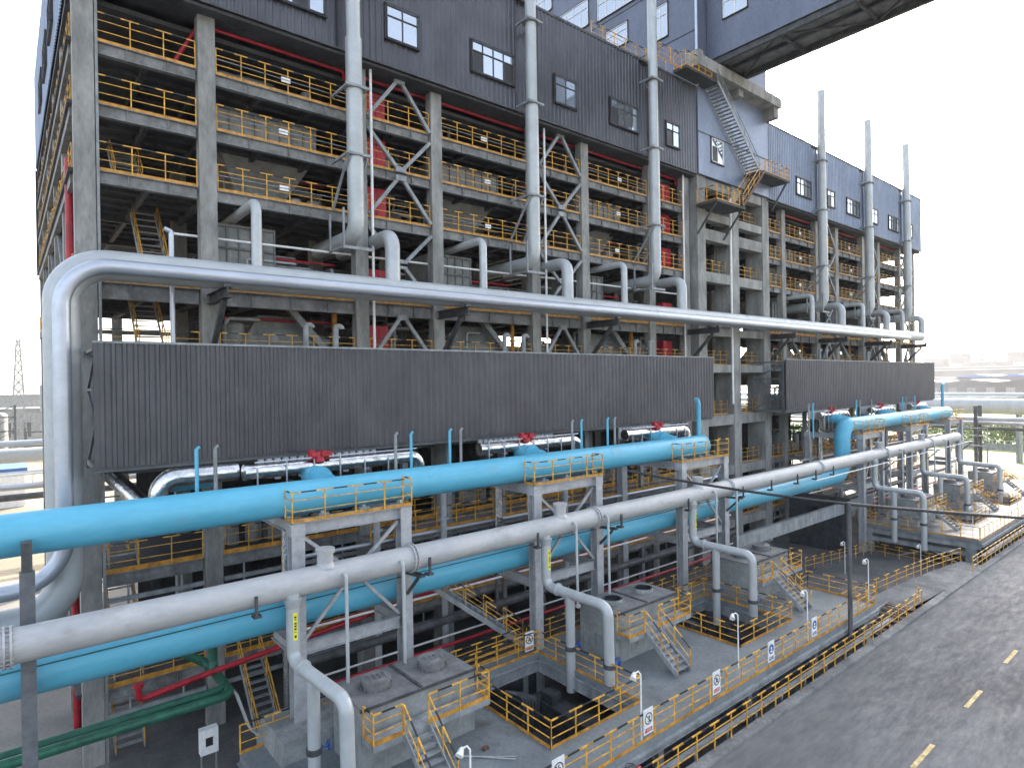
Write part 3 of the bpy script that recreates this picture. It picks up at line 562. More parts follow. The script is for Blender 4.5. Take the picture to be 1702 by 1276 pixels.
def skid(a, b, z, y, floor, bay, rnd):
    t = thing('process_skid', ((a+b)/2, y, z), 'pumps and vessels, %s floor, %s' % (floor, bay), 'machinery', 'process skids inside the halls')
    w_ = b-a; n = 0
    x = a+.6
    while x < b-.9:
        k = rnd.random()
        if k < .35:
            r_ = rnd.uniform(.25, .5); h_ = rnd.uniform(.9, 1.7); mb = MB(); mb.cone((x+r_, y+r_, z), (x+r_, y+r_, z+h_), r_, r_, 16); mb.dome((x+r_, y+r_, z+h_), (0,0,1), r_, r_*.4, 16, 3); mb.build('vessel', [rnd.choice(['tank', 'galv', 'steel'])], t); x += 2*r_+.3
        elif k < .6:
            l_ = rnd.uniform(.7, 1.3); mb = MB(); mb.box((x, y, z), (x+l_, y+.8, z+rnd.uniform(.5, 1.5))); mb.box((x+.1, y-.03, z+.1), (x+l_-.1, y, z+.4)); mb.build('cabinet', [rnd.choice(['tank', 'dsteel', 'steel'])], t); x += l_+.3
        elif k < .8:
            mb = MB(); mb.cone((x, y+.4, z+.45), (x+.8, y+.4, z+.45), .22, .22, 12); mb.box((x-.05, y+.1, z), (x+.85, y+.7, z+.2)); mb.cone((x+.8, y+.4, z+.45), (x+1.0, y+.4, z+.45), .35, .35, 12); mb.build('motor', [rnd.choice(['valve', 'tank', 'toe'])], t); x += 1.3
        else: x += .7
    mb = MB()
    for k in range(6):
        zz = z+rnd.uniform(.9, 2.3); yy = y+rnd.uniform(0, 1.5); x0 = a+.5+rnd.random()*w_*.5; x1 = x0+rnd.uniform(1, w_*.45); q = rnd.choice([-1, 1])
        mb.tube([(x0, yy, z), (x0, yy, zz), (x1, yy, zz), (x1, yy+1.2, zz)], rnd.choice((.05, .07, .1)), 8, bend=.15)
    mb.build('pipework', [rnd.choice(['steel', 'galv', 'gpipe'])], t)
    if rnd.random() < .5: mb = MB(); yy = y+.3; zz = z+2.0; mb.tube([(a+.5, yy, zz), (b-.5, yy, zz)], .06, 8); mb.build('fire_line', ['red'], t)
rnd = random.Random(11)
FLN = {13.7: 'top', 11.25: 'second', 8.62: 'third', 4.25: 'fourth', 1.25: 'fifth', -2.9: 'sixth', -7.3: 'seventh', -11.8: 'lowest'}
NB = [(2.9, 6.6, 'corner bay at the far left'), (14.5, 18.3, 'braced bay beside the first stack'), (26.3, 30.1, 'braced bay beside the second stack'), (37.9, 41.5, 'narrow bay beside the stair tower'), (64.9, 68.7, 'braced bay beside the fourth stack'), (76.4, 80.0, 'braced bay beside the fifth stack')]
for z, fl in FLN.items():
    for a, b, nm in BAYS:
        if z in (11.25,): continue
        skid(a+.4, b-.2, z+.01, 30.4 if z < 8 else 31.5, fl, nm, rnd)
    for a, b, nm in NB[1:]:
        skid(a+(1.4 if a in (14.5,) else 0), b-(1.4 if a in (37.9,) else 0), z+.01, 31.2, fl, nm, rnd)
# steel posts and ducts in the low zone between the supports and the hall
pn = 0
for x in (15.4, 18.0, 21.6, 23.9, 28.4, 31.5, 33.8, 38.6, 57.8, 60.6, 64.4, 69.9, 74.8, 77.4):
    pn += 1; mb = MB(); mb.ibeam((x, 27.3, GZ), (x, 27.3, -3.0), .3, .3, .04)
    mb.build('steel_post', ['steel'], None, '%s grey steel post from the left under the ribbed screens' % ['first','second','third','fourth','fifth','sixth','seventh','eighth','ninth','tenth','eleventh','twelfth','thirteenth','fourteenth'][pn-1], 'post', 'steel posts below the screens')

# ================================================================== PIPE SUPPORT PORTALS
PX = [(-3.8, .45), (7.85, 12.1), (19.0, 23.15), (30.35, 34.75), (55.7, 59.8), (66.7, 71.0), (78.1, 82.3)]
ptx = ['at the left edge of the picture', 'nearest with a full cage, at the left', 'second caged one from the left', 'beside the near blue end cap', 'beside the big blue elbow', 'second one beyond the blue elbow', 'farthest one by the far blue end cap']
for i, (a, b) in enumerate(PX):
    t = thing('pipe_support', ((a+b)/2 if i else b, 22.8, GZ), 'galvanised steel pipe support frame, '+ptx[i], 'support frame', 'pipe support frames')
    if i == 0:
        mb = MB(); mb.box((b-.17, 21.4, GZ), (b+.17, 21.75, -4.95)); mb.build('column', ['post'], t)
        mb = MB(); mb.box((b-.12, 21.5, -4.95), (b+.12, 21.9, -4.15)); mb.build('post_head', ['dsteel'], t); continue
    for x in (a, b):
        for y in ((21.55, 26.0) if i > 2 and x == a else (21.55,)):
            mb = MB(); mb.ibeam((x, y, GZ), (x, y, -4.78), .46, .46, .05); mb.box((x-.245, y-.245, -5.2), (x+.245, y+.245, -4.77)); mb.build('column', ['galv'], t)
        mb = MB(); mb.ibeam((x, 21.8, -4.98), (x, 25.6, -4.98), .24, .42); mb.build('beam', ['galv'], t)
        mb = MB(); mb.ibeam((x, 21.8, -9.3), (x, 24.0, -9.3), .24, .42); mb.build('beam', ['galv'], t)
    mb = MB(); mb.ibeam((a+.24, 21.55, -4.98), (b-.24, 21.55, -4.98), .22, .42); mb.build('beam', ['galv'], t)
    mb = MB(); mb.ibeam((a+.24, 21.55, -9.2), (b-.24, 21.55, -9.2), .22, .42); mb.build('beam', ['galv'], t)
    c = (a+b)/2
    mb = MB(); mb.bar((a+.25, 21.55, -5.3), (c, 21.55, -6.9), .1, .12); mb.bar((b-.25, 21.55, -5.3), (c, 21.55, -6.9), .1, .12); mb.bar((c, 21.55, -6.9), (a+.25, 21.55, -8.9), .1, .12); mb.bar((c, 21.55, -6.9), (b-.25, 21.55, -8.9), .1, .12); mb.build('cross_brace', ['galv'], t)
    for x in (a+1.3, b-1.3): mb = MB(); mb.box((x-.08, 22.3, -4.70), (x+.08, 22.9, -4.4)); mb.box((x-.2, 22.2, -4.76), (x+.2, 23.0, -4.70)); mb.build('pipe_saddle', ['galv'], t)
    mb = MB(); mb.box((a-.2, 21.3, -4.76), (b+.25, 22.0, -4.72)); mb.build('walkway_plate', ['tank'], t)
    rail([(a-.2, 22.0, -4.72), (a-.2, 21.32, -4.72), (b+.25, 21.32, -4.72), (b+.25, 22.0, -4.72)], t, h=1.05, sp=1.1)

# ================================================================== BLUE PIPES
bz = -4.08
t = thing('blue_pipe', (10, 22.6, bz), 'large light blue pipe with domed end, upper one in the near left foreground', 'pipe')
mb = MB(); mb.tube([(-24, 22.6, bz), (34.0, 22.6, bz)], .62, 36, caps=False); mb.build('main_pipe', ['blue'], t)
mb = MB(); mb.dome((34.0, 22.6, bz), (1,0,0), .62, .35, 36); mb.tube([(33.9, 22.6, bz), (34.05, 22.6, bz)], .64, 36); mb.build('end_cap', ['blue'], t)
mb = MB(); mb.tube([(34.2, 22.9, bz+.3), (34.2, 22.9, -1.5), (34.0, 22.9, -1.15)], .14, 12); mb.build('vent_pipe', ['blue'], t)
for x in (-3, 2.6, 7.8, 13.6, 19.3, 25, 30.6): mb = MB(); mb.tube([(x, 22.6, bz), (x+.06, 22.6, bz)], .626, 36); mb.build('weld_band', ['blue'], t)
for x in (9.6, 20.7, 31.6): mb = MB(); mb.tube([(x, 22.9, bz+.3), (x, 24.6, bz+.55)], .42, 22); mb.cone((x, 23.6, bz+.4), (x, 23.68, bz+.41), .52, .52, 22); mb.cone((x, 23.72, bz+.42), (x, 23.8, bz+.43), .52, .52, 22); mb.build('flanged_branch', ['blue'], t)
t = thing('blue_pipe', (50, 22.6, -8.1), 'light blue pipe low on the left, rising in a big elbow on the right', 'pipe')
mb = MB(); mb.tube([(-24, 22.6, -8.1), (54.5, 22.6, -8.1), (54.5, 22.6, -4.0), (81.6, 22.6, -4.0)], .62, 36, bend=1.3, caps=False, seg=10); mb.build('main_pipe', ['blue'], t)
mb = MB(); mb.dome((81.6, 22.6, -4.0), (1,0,0), .62, .35, 30); mb.build('end_cap', ['blue'], t)
mb = MB(); mb.tube([(81.3, 22.9, -3.6), (81.3, 22.9, -1.0), (81.9, 22.9, -.8)], .16, 12, bend=.2); mb.build('vent_pipe', ['blue'], t)
for x in (56.8, 67.8, 78.8): mb = MB(); mb.tube([(x, 22.9, -3.8), (x, 24.8, -3.5)], .42, 22); mb.cone((x, 23.7, -3.7), (x, 23.8, -3.69), .52, .52, 22); mb.build('flanged_branch', ['blue'], t)
mb = MB(); mb.tube([(-24, 22.0, -7.9), (40.5, 21.2, -7.2), (60, 20.0, -6.6)], .022, 6); mb.build('slack_cable', ['cable'], None, 'thin green cable strung along the low blue pipe', 'cable')
VP = [(5.14, 'blue'), (5.74, 'tank'), (12.85, 'tank'), (13.6, 'blue'), (15.6, 'blue'), (16.2, 'tank'), (23.4, 'tank'), (24.1, 'blue'), (26.2, 'blue'), (26.8, 'tank'), (50.4, 'tank'), (51.1, 'blue'), (59.6, 'blue'), (60.4, 'tank'), (63.0, 'tank'), (70.9, 'blue'), (71.9, 'tank'), (74.4, 'blue'), (83, 'tank')]
for i, (x, c) in enumerate(VP):
    mb = MB(); mb.tube([(x, 23.45, -4.9), (x, 23.45, -2.12), (x+.12, 23.45, -2.02)], .065, 10, m=0); mb.cone((x+.11, 23.45, -2.03), (x+.15, 23.45, -2.0), .075, .075, 10, 1)
    nb = sum(1 for q, cc in VP[:i+1] if cc == c); od = ['first','second','third','fourth','fifth','sixth','seventh','eighth','ninth','tenth'][nb-1]
    mb.build('vent_pipe', [c, 'black'], None, '%s thin %s vent pipe from the left standing before the ribbed screens' % (od, 'blue' if c == 'blue' else 'grey'), 'vent pipe', 'thin vent pipes before the screens')

# insulated pipes with red valves under the screens
IW = ['first from the left', 'second from the left', 'third, near the blue end cap', 'first beyond the stair tower', 'second beyond the stair tower', 'farthest on the right']
for i, (x0, x1, xv) in enumerate(((7.0, 14.6, 9.85), (18.0, 24.9, 20.9), (28.9, 35.2, 31.8), (54.5, 60.2, 56.5), (65.6, 71.3, 67.5), (76, 81.0, 77.6))):
    t = thing('insulated_pipe', ((x0+x1)/2, 24.5, -3.6), 'crinkled silver insulated pipe under the ribbed screens, '+IW[i], 'pipe', 'insulated pipes under the screens')
    mb = MB(); mb.tube([(x0, 24.5, -3.22), (x1, 24.5, -3.22), (x1, 24.5, -5.0)], .28, 18, bend=.5); mb.cone((x0-.02, 24.5, -3.22), (x0+.1, 24.5, -3.22), .31, .31, 18); mb.build('jacket', ['insul'], t)
    mb = MB()
    for k in range(7): x = x0+.4+k*(x1-x0-1)/6; mb.tube([(x, 24.2, -4.6), (x, 24.2, -2.7-random.random()*.5)], .03, 6)
    mb.tube([(x0+.3, 24.2, -2.85), (x1-.3, 24.2, -2.85)], .035, 6); mb.build('small_pipes', ['shiny'], t)
    mb = MB(); v = Vector((xv, 24.3, -2.75)); mb.cone(v-Vector((.0,0,.28)), v+Vector((0,0,.1)), .22, .17, 12); mb.cone(v-Vector((.35,0,.05)), v+Vector((.35,0,-.05)), .16, .16, 12); mb.cone(v+Vector((.1,-.3,.05)), v+Vector((.1,.1,.05)), .12, .12, 10); mb.box(v+Vector((-.42,-.1,-.1)), v+Vector((-.22,.12,.2))); mb.box(v+Vector((.25,-.12,-.15)), v+Vector((.5,.1,.12)))
    mb.build('red_actuator', ['red'], t)
    f = MB()
    for k in range(16): x = x0+1.0+.33*k; f.tube([(x, 25.75, -3.6-.08*(k % 3)), (x, 25.75, -2.9)], .13, 10) if x < x1 else None
    f.build('tube_bank', ['galv'], t)
# vertical silver ducts behind the portals
dn = 0
for x in (8.95, 13.0, 14.2, 16.6, 20.0, 24.9, 27.3, 36.4, 57, 61.5, 68.3, 72.5, 79.2, 83.5):
    dn += 1; t = MB(); t.tube([(x, 25.6, -13.5), (x, 25.6, -4.6)], .24 if dn % 2 else .16, 14); t.cone((x, 25.6, -6.6), (x, 25.6, -6.52), .26, .26, 14)
    t.build('vertical_duct', ['insul' if dn % 2 else 'galv'], None, '%s upright silver duct from the left under the ribbed screens' % ['first','second','third','fourth','fifth','sixth','seventh','eighth','ninth','tenth','eleventh','twelfth','thirteenth','fourteenth'][dn-1], 'duct', 'upright ducts below the screens')

# left end: blue and silver bends below the screen
mb = MB(); mb.tube([(4.3, 25.4, -5.2), (4.3, 25.4, -3.25), (7.0, 25.4, -3.25)], .34, 18, bend=.6); mb.build('insulated_bend', ['insul'], None, 'silver insulated pipe bend under the left end of the ribbed screen', 'pipe')
mb = MB(); mb.tube([(4.7, 26.4, -3.5), (6.3, 26.4, -3.5)], .42, 18); mb.build('blue_drum', ['blue'], None, 'short blue drum behind the silver bend at the left end of the screen', 'drum')
mb = MB(); mb.tube([(3.2, 29.5, -3.3), (4.2, 24.4, -4.6)], .3, 16); mb.build('insulated_duct', ['insul'], None, 'slanting silver insulated duct below the left corner of the screen', 'duct')

# ================================================================== WEATHERED GREY PIPE IN FRONT
t = thing('grey_pipe', (20, 20.6, -6.65), 'long weathered pale grey pipe crossing the foreground with manholes and down branches', 'pipe')
mb = MB(); mb.tube([(-20, 20.6, -6.65), (77.4, 20.6, -6.35)], .46, 32, caps=False); mb.dome((77.4, 20.6, -6.35), (1,0,0), .46, .22, 32); mb.build('main_pipe', ['wpipe'], t)
zp = lambda x: -6.65+.003*(x+20)
for x in (0, 11.86, 21.9, 33.6, 45.4, 57.6, 68.7):
    mb = MB()
    for dx in (-.09, .05): mb.cone((x+dx, 20.6, zp(x)), (x+dx+.05, 20.6, zp(x)), .54, .54, 32)
    for k in range(20): a = 2*math.pi*k/20; mb.bar((x-.13, 20.6+.505*math.cos(a), zp(x)+.505*math.sin(a)), (x+.14, 20.6+.505*math.cos(a), zp(x)+.505*math.sin(a)), .03, .03)
    mb.build('flange_pair', ['wpipe'], t)
for x in (8.5, 19.7, 30.6, 56.9, 67.0):
    mb = MB(); z = zp(x); mb.cone((x, 20.6, z+.3), (x, 20.6, z+.85), .27, .27, 22); mb.cone((x, 20.6, z+.85), (x, 20.6, z+.92), .33, .33, 22); mb.cone((x, 20.6, z+.93), (x, 20.6, z+.99), .33, .33, 22); mb.cone((x, 20.6, z+.35), (x, 20.6, z+.5), .36, .27, 22); mb.build('manhole', ['wpipe'], t)
BR = [7.25, 18.5, 29.6, 55.0, 66.2, 77.0]
for i, x in enumerate(BR):
    z = zp(x)
    mb = MB(); mb.tube([(x, 20.3, z-.2), (x, 20.3, -9.0), (x+.3, 16.95, -9.1), (x+.35, 16.95, -12.25 if i < 3 else -13.5)], .215, 20, bend=.42); mb.cone((x, 20.3, z-.65), (x, 20.3, z-.35), .215, .30, 20)
    mb.cone((x+.05, 19.65, -9.0), (x+.056, 19.57, -9.0), .27, .27, 20); mb.tube([(x+.12, 18.95, -9.1), (x+.12, 18.95, -13.2)], .20, 18); b = mb.build('down_branch', ['gpipe'], t)
    v = MB(); valve(v, (x+.12, 18.95, -11.35), .21, 0, 1); v.build('butterfly_valve', ['dsteel', 'valve'], b); v = MB(); valve(v, (x+.35, 16.95, -11.5), .22, 0, 1); v.build('butterfly_valve', ['dsteel', 'valve'], b)
    l = MB(); l.add([(x+.215*math.sin(a), 20.3-.222*math.cos(a), zz) for zz in (-8.25, -7.35) for a in (-.35, -.12, .12, .35)], [(0,1,5,4),(1,2,6,5),(2,3,7,6)]); l.build('yellow_label', ['label'], b)
    for k, (z0, h_) in enumerate(((-7.46, .06), (-7.55, .03), (-7.66, .06), (-7.75, .06), (-7.84, .06), (-7.96, .02), (-8.08, .07))): l = MB(); l.box((x-.035, 20.068, z0-h_), (x+.035, 20.072, z0)); l.build('label_mark', ['black'], b)
for x in (8.95, 11.15, 20.05, 22.2, 31.35, 33.5, 57.2, 60.0, 68.2, 71.5):
    z = zp(x); mb = MB(); mb.tube([(x, 20.2, z+.1), (x, 19.92, z+.13), (x, 19.9, -10.15)], .062, 12, bend=.14); mb.cone((x, 19.9, -10.2), (x, 19.9, -10.1), .13, .13, 14); mb.build('drain_pipe', ['gpipe'], t)
for x in (6.05, 12.4, 17.9, 23.4, 29.0, 34.6, 38.0, 41.5, 44.2, 47, 61, 73): mb = MB(); z = zp(x); mb.bar((x, 20.12, z-.1), (x, 20.12, z-.6), .08, .08); mb.box((x-.08, 20.1, z-.68), (x+.16, 20.4, z-.6)); mb.box((x-.05, 20.1, z-.15), (x+.05, 20.2, z+.02)); mb.build('support_lug', ['dsteel'], t)
mb = MB(); mb.tube([(44, 20.0, -7.15), (80, 20.0, -6.95)], .035, 8); mb.build('sensing_line', ['white'], t)
# brackets from the portals that carry the grey pipe
for i, (a, b) in enumerate(PX):
    if i == 0: continue
    mb = MB(); x = b; mb.bar((x, 21.4, -7.3), (x+.1, 20.3, -7.25), .22, .1); mb.bar((x, 21.4, -8.2), (x, 20.5, -7.35), .1, .1); mb.build('pipe_shoe', ['dsteel'], None, 'dark shoe bracket under the grey pipe, frame '+ptx[i], 'bracket', 'shoe brackets under the grey pipe')

# ================================================================== DECKS
def deck(x0, x1, pits, label, name='equipment_deck'):
    t = thing(name, ((x0+x1)/2, 17.5, -12.3), label, 'platform')
    ya, yb = 13.5, 22.0; xs = [x0]; 
    mb = MB(); x = x0
    for (p0, p1, q0, q1) in pits:
        mb.box((x, ya, -12.55), (p0, yb, -12.3)); mb.box((p0, ya, -12.55), (p1, q0, -12.3)); mb.box((p0, q1, -12.55), (p1, yb, -12.3)); x = p1
    mb.box((x, ya, -12.55), (x1, yb, -12.3)); mb.build('deck_plate', ['deck'], t)
    mb = MB(); mb.ibeam((x0, ya-.05, -12.66), (x1, ya-.05, -12.66), .2, .22); mb.ibeam((x0, yb, -12.78), (x1, yb, -12.78), .2, .4); mb.ibeam((x1, ya, -12.78), (x1, yb, -12.78), .2, .4); mb.ibeam((x0, ya, -12.78), (x0, yb, -12.78), .2, .4)
    n = int((x1-x0)/2.2)
    for k in range(1, n): x = x0+(x1-x0)*k/n; mb.bar((x, ya, -12.7), (x, ya+1.6, -12.7), .1, .22)
    for p0, p1, q0, q1 in pits:
        for a, b in (((p0, q0), (p1, q0)), ((p1, q0), (p1, q1)), ((p1, q1), (p0, q1)), ((p0, q1), (p0, q0))): mb.ibeam((*a, -12.8), (*b, -12.8), .2, .5)
    mb.build('edge_frame', ['steel'], t)
    for x in [x0+.3]+[x0+(x1-x0)*k/5 for k in range(1, 5)]+[x1-.3]:
        for y in (14.1, 21.6): mb = MB(); mb.ibeam((x, y, GZ), (x, y, -12.56), .3, .3, .04); mb.build('leg', ['steel'], t)
    rail([(x1, 17.2, -12.3), (x1, ya+.03, -12.3), (x0, ya+.03, -12.3)], t, h=.97, sp=1.12, toe=.11)
    for p0, p1, q0, q1 in pits:
        e = .1; rail([(p0-e, q0-e, -12.3), (p1+e, q0-e, -12.3), (p1+e, q1+e, -12.3), (p0-e, q1+e, -12.3), (p0-e, q0-e, -12.3)], t, h=.97, sp=1.1, toe=.11)
    rail([(x0, yb-.05, -12.3), (x1-1, yb-.05, -12.3)], t, h=.97, sp=1.1)
    return t
P1 = [(14.15, 18.65, 15.4, 21.1), (26.1, 30.8, 15.5, 20.4)]
d1 = deck(6.0, 36.5, P1, 'near grey green painted equipment deck with two railed pits beside the road')
P2 = [(62.3, 66.6, 15.5, 20.6), (73.6, 77.9, 15.5, 20.6)]
d2 = deck(56.2, 92, P2, 'far grey equipment deck beyond the gap, raised on columns')
rail([(36.5, 17.2, -12.3), (35.6, 17.2, -12.3), (35.6, 22, -12.3)], d1, h=.97)
rail([(56.2, 13.6, -12.3), (56.2, 21.9, -12.3)], d2, h=.97)
mb = MB(); mb.box((57.6, 15.2, GZ), (90, 21.0, -12.9)); mb.build('deck_shade_box', ['pitdark'], d2)  # dark box painted in for the shade under the far deck
mb = MB(); mb.ibeam((56.3, 14.2, -13.45), (56.3, 21.5, -13.45), .2, .35); mb.build('side_beam', ['steel'], d2)
for y_ in (14.4, 19.2): mb = MB(); mb.bar((56.3, 16.8, -13.6), (56.3, y_, GZ+.05), .12, .14); mb.build('cross_brace', ['steel'], d2)
mb = MB(); mb.box((56.35, 14.2, -13.3), (56.4, 21.4, -12.95)); mb.build('side_panel', ['dsteel'], d2)
for y_ in (14.2, 21.3): mb = MB(); mb.box((56.2, y_-.3, GZ), (56.8, y_+.3, -12.57)); mb.build('pier', ['steel'], d2)
# things in the pits
for i, (p0, p1, q0, q1) in enumerate(P1+P2):
    mb = MB()
    for k in range(6): x = p0+2.3+.17*k; mb.tube([(x, q0+4.2, GZ), (x, q0+4.2, -12.95-.07*k), (x-.55, q0+4.7, -12.75-.07*k)], .065, 8, bend=.3)
    mb.build('hose_bundle', ['dsteel'], None, 'row of dark bent ducts standing down in the pit, '+['nearest pit', 'second pit', 'first pit of the far deck', 'last pit of the far deck'][i], 'ducts', 'dark ducts in the pits')
    mb = MB(); mb.box((p0+.4, q0+.6, GZ), (p0+1.3, q1-1, GZ+.9)); mb.box((p0+1.3, q0+1.0, GZ), (p0+1.7, q0+1.4, GZ+.7)); mb.box((p0+1.2, q0+.8, GZ), (p1-.3, q0+1.6, GZ+.3)); mb.box((p1-1.2, q0+.7, GZ), (p1-.3, q1-.8, GZ+1.1)); mb.box((p1-1.1, q1-2.1, GZ+1.1), (p1-.6, q1-1.4, GZ+1.5)); mb.build('pump_block', ['pitdark'], None, 'dark pump housings on the floor, '+['nearest pit', 'second pit', 'first pit of the far deck', 'last pit of the far deck'][i], 'pump', 'pumps in the pits')

for (p0, p1, q0, q1) in P1:
    mb = MB(); mb.box((p0-.6, q0-.6, GZ+.02), (p1+.6, q1+.3, GZ+.05)); mb.box((p0-.7, q1+.45, GZ+.02), (p1+.7, q1+.5, -12.6)); mb.box((p0-.75, q0-.6, GZ+.02), (p0-.7, q1+.4, -12.6)); mb.build('pit_shade', ['pitdark'], d1)  # dark sheets that put the pit shade into colour
mb = MB(); mb.box((6.2, 14.35, GZ), (36.3, 14.4, -12.6)); mb.build('deck_shade_sheet', ['pitdark'], d1)  # dark sheet standing for the shade beneath the near deck
mb = MB(); mb.tube([(11.3, 17.1, -12.27), (12.9, 15.75, -12.27)], .02, 6); mb.build('steel_rod', ['galv'], None, 'longer thin steel rod lying on the near deck by the flood lamp', 'rod')
mb = MB(); mb.tube([(11.4, 17.15, -12.27), (12.75, 15.6, -12.23)], .02, 6); mb.build('steel_rod', ['galv'], None, 'thin steel rod crossing the longer one on the near deck', 'rod')
mb = MB(); mb.box((12.3, 16.7, -12.3), (12.5, 16.85, -12.22)); mb.cone((12.4, 16.78, -12.22), (12.4, 16.78, -12.19), .05, .05, 8); mb.build('scrap_block', ['rust'], None, 'small dark rusty block lying on the near deck', 'block')
t = thing('drain_valve', (15.8, 13.25, -13.0), 'grey hand wheel valve with red body at the near deck edge', 'valve')
mb = MB(); mb.tube([(15.6, 13.2, -13.1), (15.6, 13.2, -12.55)], .06, 10); mb.tube([(15.6, 13.2, -12.75), (16.0, 13.2, -12.75)], .05, 10); mb.build('pipe_body', ['steel'], t)
mb = MB(); mb.cone((15.9, 13.2, -12.75), (16.08, 13.2, -12.75), .1, .08, 10); mb.build('red_body', ['red'], t)
mb = MB(); ring = [Vector((15.6+.17*math.cos(2*math.pi*k/12), 13.2+.17*math.sin(2*math.pi*k/12), -12.5)) for k in range(13)]; mb.tube(ring, .015, 6, caps=False); mb.bar((15.43, 13.2, -12.5), (15.77, 13.2, -12.5), .02, .02); mb.build('hand_wheel', ['dsteel'], t)
# equipment box with round hatches, platform and stair
def unit(x, label, openh):
    t = thing('filter_box', (x+2.17, 18.9, -12.3), label, 'equipment box', 'filter boxes on the decks')
    mb = MB(); z1 = -10.08; y0, y1 = 18.0, 20.1
    mb.box((x, y0, -12.3), (x+4.35, y1, z1-.06)); mb.build('casing', ['tank'], t)
    for k in range(2):
        a = x+2.2*k; lid = MB(); lid.box((a-.03, y0-.05, z1-.055), (a+2.13, y1+.03, z1)); l = lid.build('lid_plate', ['lid'], t)
        c = Vector((a+1.05, 19.05, z1)); h = MB(); h.cone(c, c+Vector((0,0,.2)), .47, .45, 26, 0, caps=False)
        if openh: h.cone(c+Vector((0,0,.2)), c+Vector((0,0,.2)), .50, .36, 26, 2, caps=False); h.cone(c+Vector((0,0,.2)), c+Vector((0,0,.02)), .36, .36, 26, 1, caps=False); h.add([c+Vector((.36*math.cos(a_), .36*math.sin(a_), .03)) for a_ in [2*math.pi*j/26 for j in range(26)]], [tuple(range(26))], 1)
        else:
            h.cone(c+Vector((0,0,.2)), c+Vector((0,0,.3)), .5, .5, 26, 0); h.cone(c+Vector((0,0,.3)), c+Vector((0,0,.34)), .4, .3, 26, 0)
            for j in range(4): h.tube([c+Vector((-.28+.18*j, -.3, .31)), c+Vector((-.28+.18*j, -.1, .42)), c+Vector((-.28+.18*j, .2, .31))], .02, 6)
        for j in range(18): a_ = 2*math.pi*j/18; h.box(c+Vector((.53*math.cos(a_)-.02, .53*math.sin(a_)-.02, 0)), c+Vector((.53*math.cos(a_)+.02, .53*math.sin(a_)+.02, .1)))
        h.build('hatch', ['lid' if not openh else 'tank', 'black', 'white'], l)
    mb = MB(); mb.box((x+2.1, y0-.06, z1), (x+2.2, y1, z1+.05)); mb.box((x-.04, y0-.07, z1-.12), (x+4.39, y0-.0, z1-.02)); mb.build('seam_bar', ['dsteel'], t)
    mb = MB(); mb.box((x-.03, 18.5, -11.9), (x, 19.2, -11.2)); mb.box((x-.06, 18.55, -11.85), (x-.03, 18.6, -11.25)); mb.build('side_door', ['steel'], t)
    zp_ = -10.93; mb = MB(); mb.box((x+.0, 17.2, zp_-.2), (x+4.45, 17.93, zp_)); mb.build('platform', ['steel'], t)
    rail([(x+.03, 17.9, zp_), (x+.03, 17.22, zp_), (x+1.05, 17.22, zp_)], t, h=.95, sp=.8, toe=.14)
    rail([(x+2.0, 17.22, zp_), (x+4.42, 17.22, zp_), (x+4.42, 17.9, zp_)], t, h=.95, sp=1.1, toe=.14)
    stair(t, (x+1.52, 17.2, zp_-.02), (x+1.52, 15.55, -12.28), .9, (1,0,0), n=8, mats=('steel', 'yellow', 'black'), tread=.26)
    hv = MB(); ring = [Vector((x-.25, 17.6+.14*math.cos(2*math.pi*k/12), -11.9+.14*math.sin(2*math.pi*k/12))) for k in range(13)]; hv.tube(ring, .015, 6, caps=False); hv.tube([(x-.25, 17.6, -12.28), (x-.25, 17.6, -11.9)], .04, 8); hv.build('hand_wheel', ['valve'], t)
    return t
unit(8.5, 'grey filter box with two closed round hatches and a stair, nearest at the bottom left', False)
unit(20.4, 'grey filter box with two open round hatches, in the middle between the pits', True)
unit(31.4, 'grey filter box at the far end of the near deck', False)
unit(57.3, 'first filter box on the far deck beyond the gap', False)
unit(68.3, 'second filter box on the far deck', False)
unit(79.2, 'farthest filter box, at the end of the far deck', False)

# lamps on thin posts
LP = [(16.7, 13.62), (24.0, 14.3), (29.0, 13.7), (9.75, 13.9), (36.45, 13.85), (57, 14.2), (69, 13.9), (48.4, 20.0), (51.5, 16.0)]
LT = ['beside the near pit', 'at the corner of the second pit', 'before the last stair on the near deck', 'before the nearest filter box, bottom edge', 'at the right end of the near deck', 'at the corner of the far deck', 'farther along the far deck', 'in the gap between the decks, deeper in', 'in the gap between the decks, near the apron']
for i, (x, y) in enumerate(LP):
    z = -12.3 if i < 7 else GZ; t = thing('lamp_post', (x, y, z), 'thin white flood lamp post, '+LT[i], 'lamp', 'flood lamp posts')
    h = 2.3
    mb = MB(); mb.tube([(x, y, z), (x, y, z+h), (x-.06, y+.05, z+h+.1), (x-.16, y+.1, z+h+.06)], .028, 8); mb.build('post', ['white'], t)
    mb = MB(); c = Vector((x-.22, y+.12, z+h-.02)); mb.cone(c, c+Vector((-.09, -.05, -.07)), .08, .12, 14); mb.cone(c+Vector((.08, .04, .06)), c, .05, .09, 12); mb.build('lamp_head', ['white'], t)

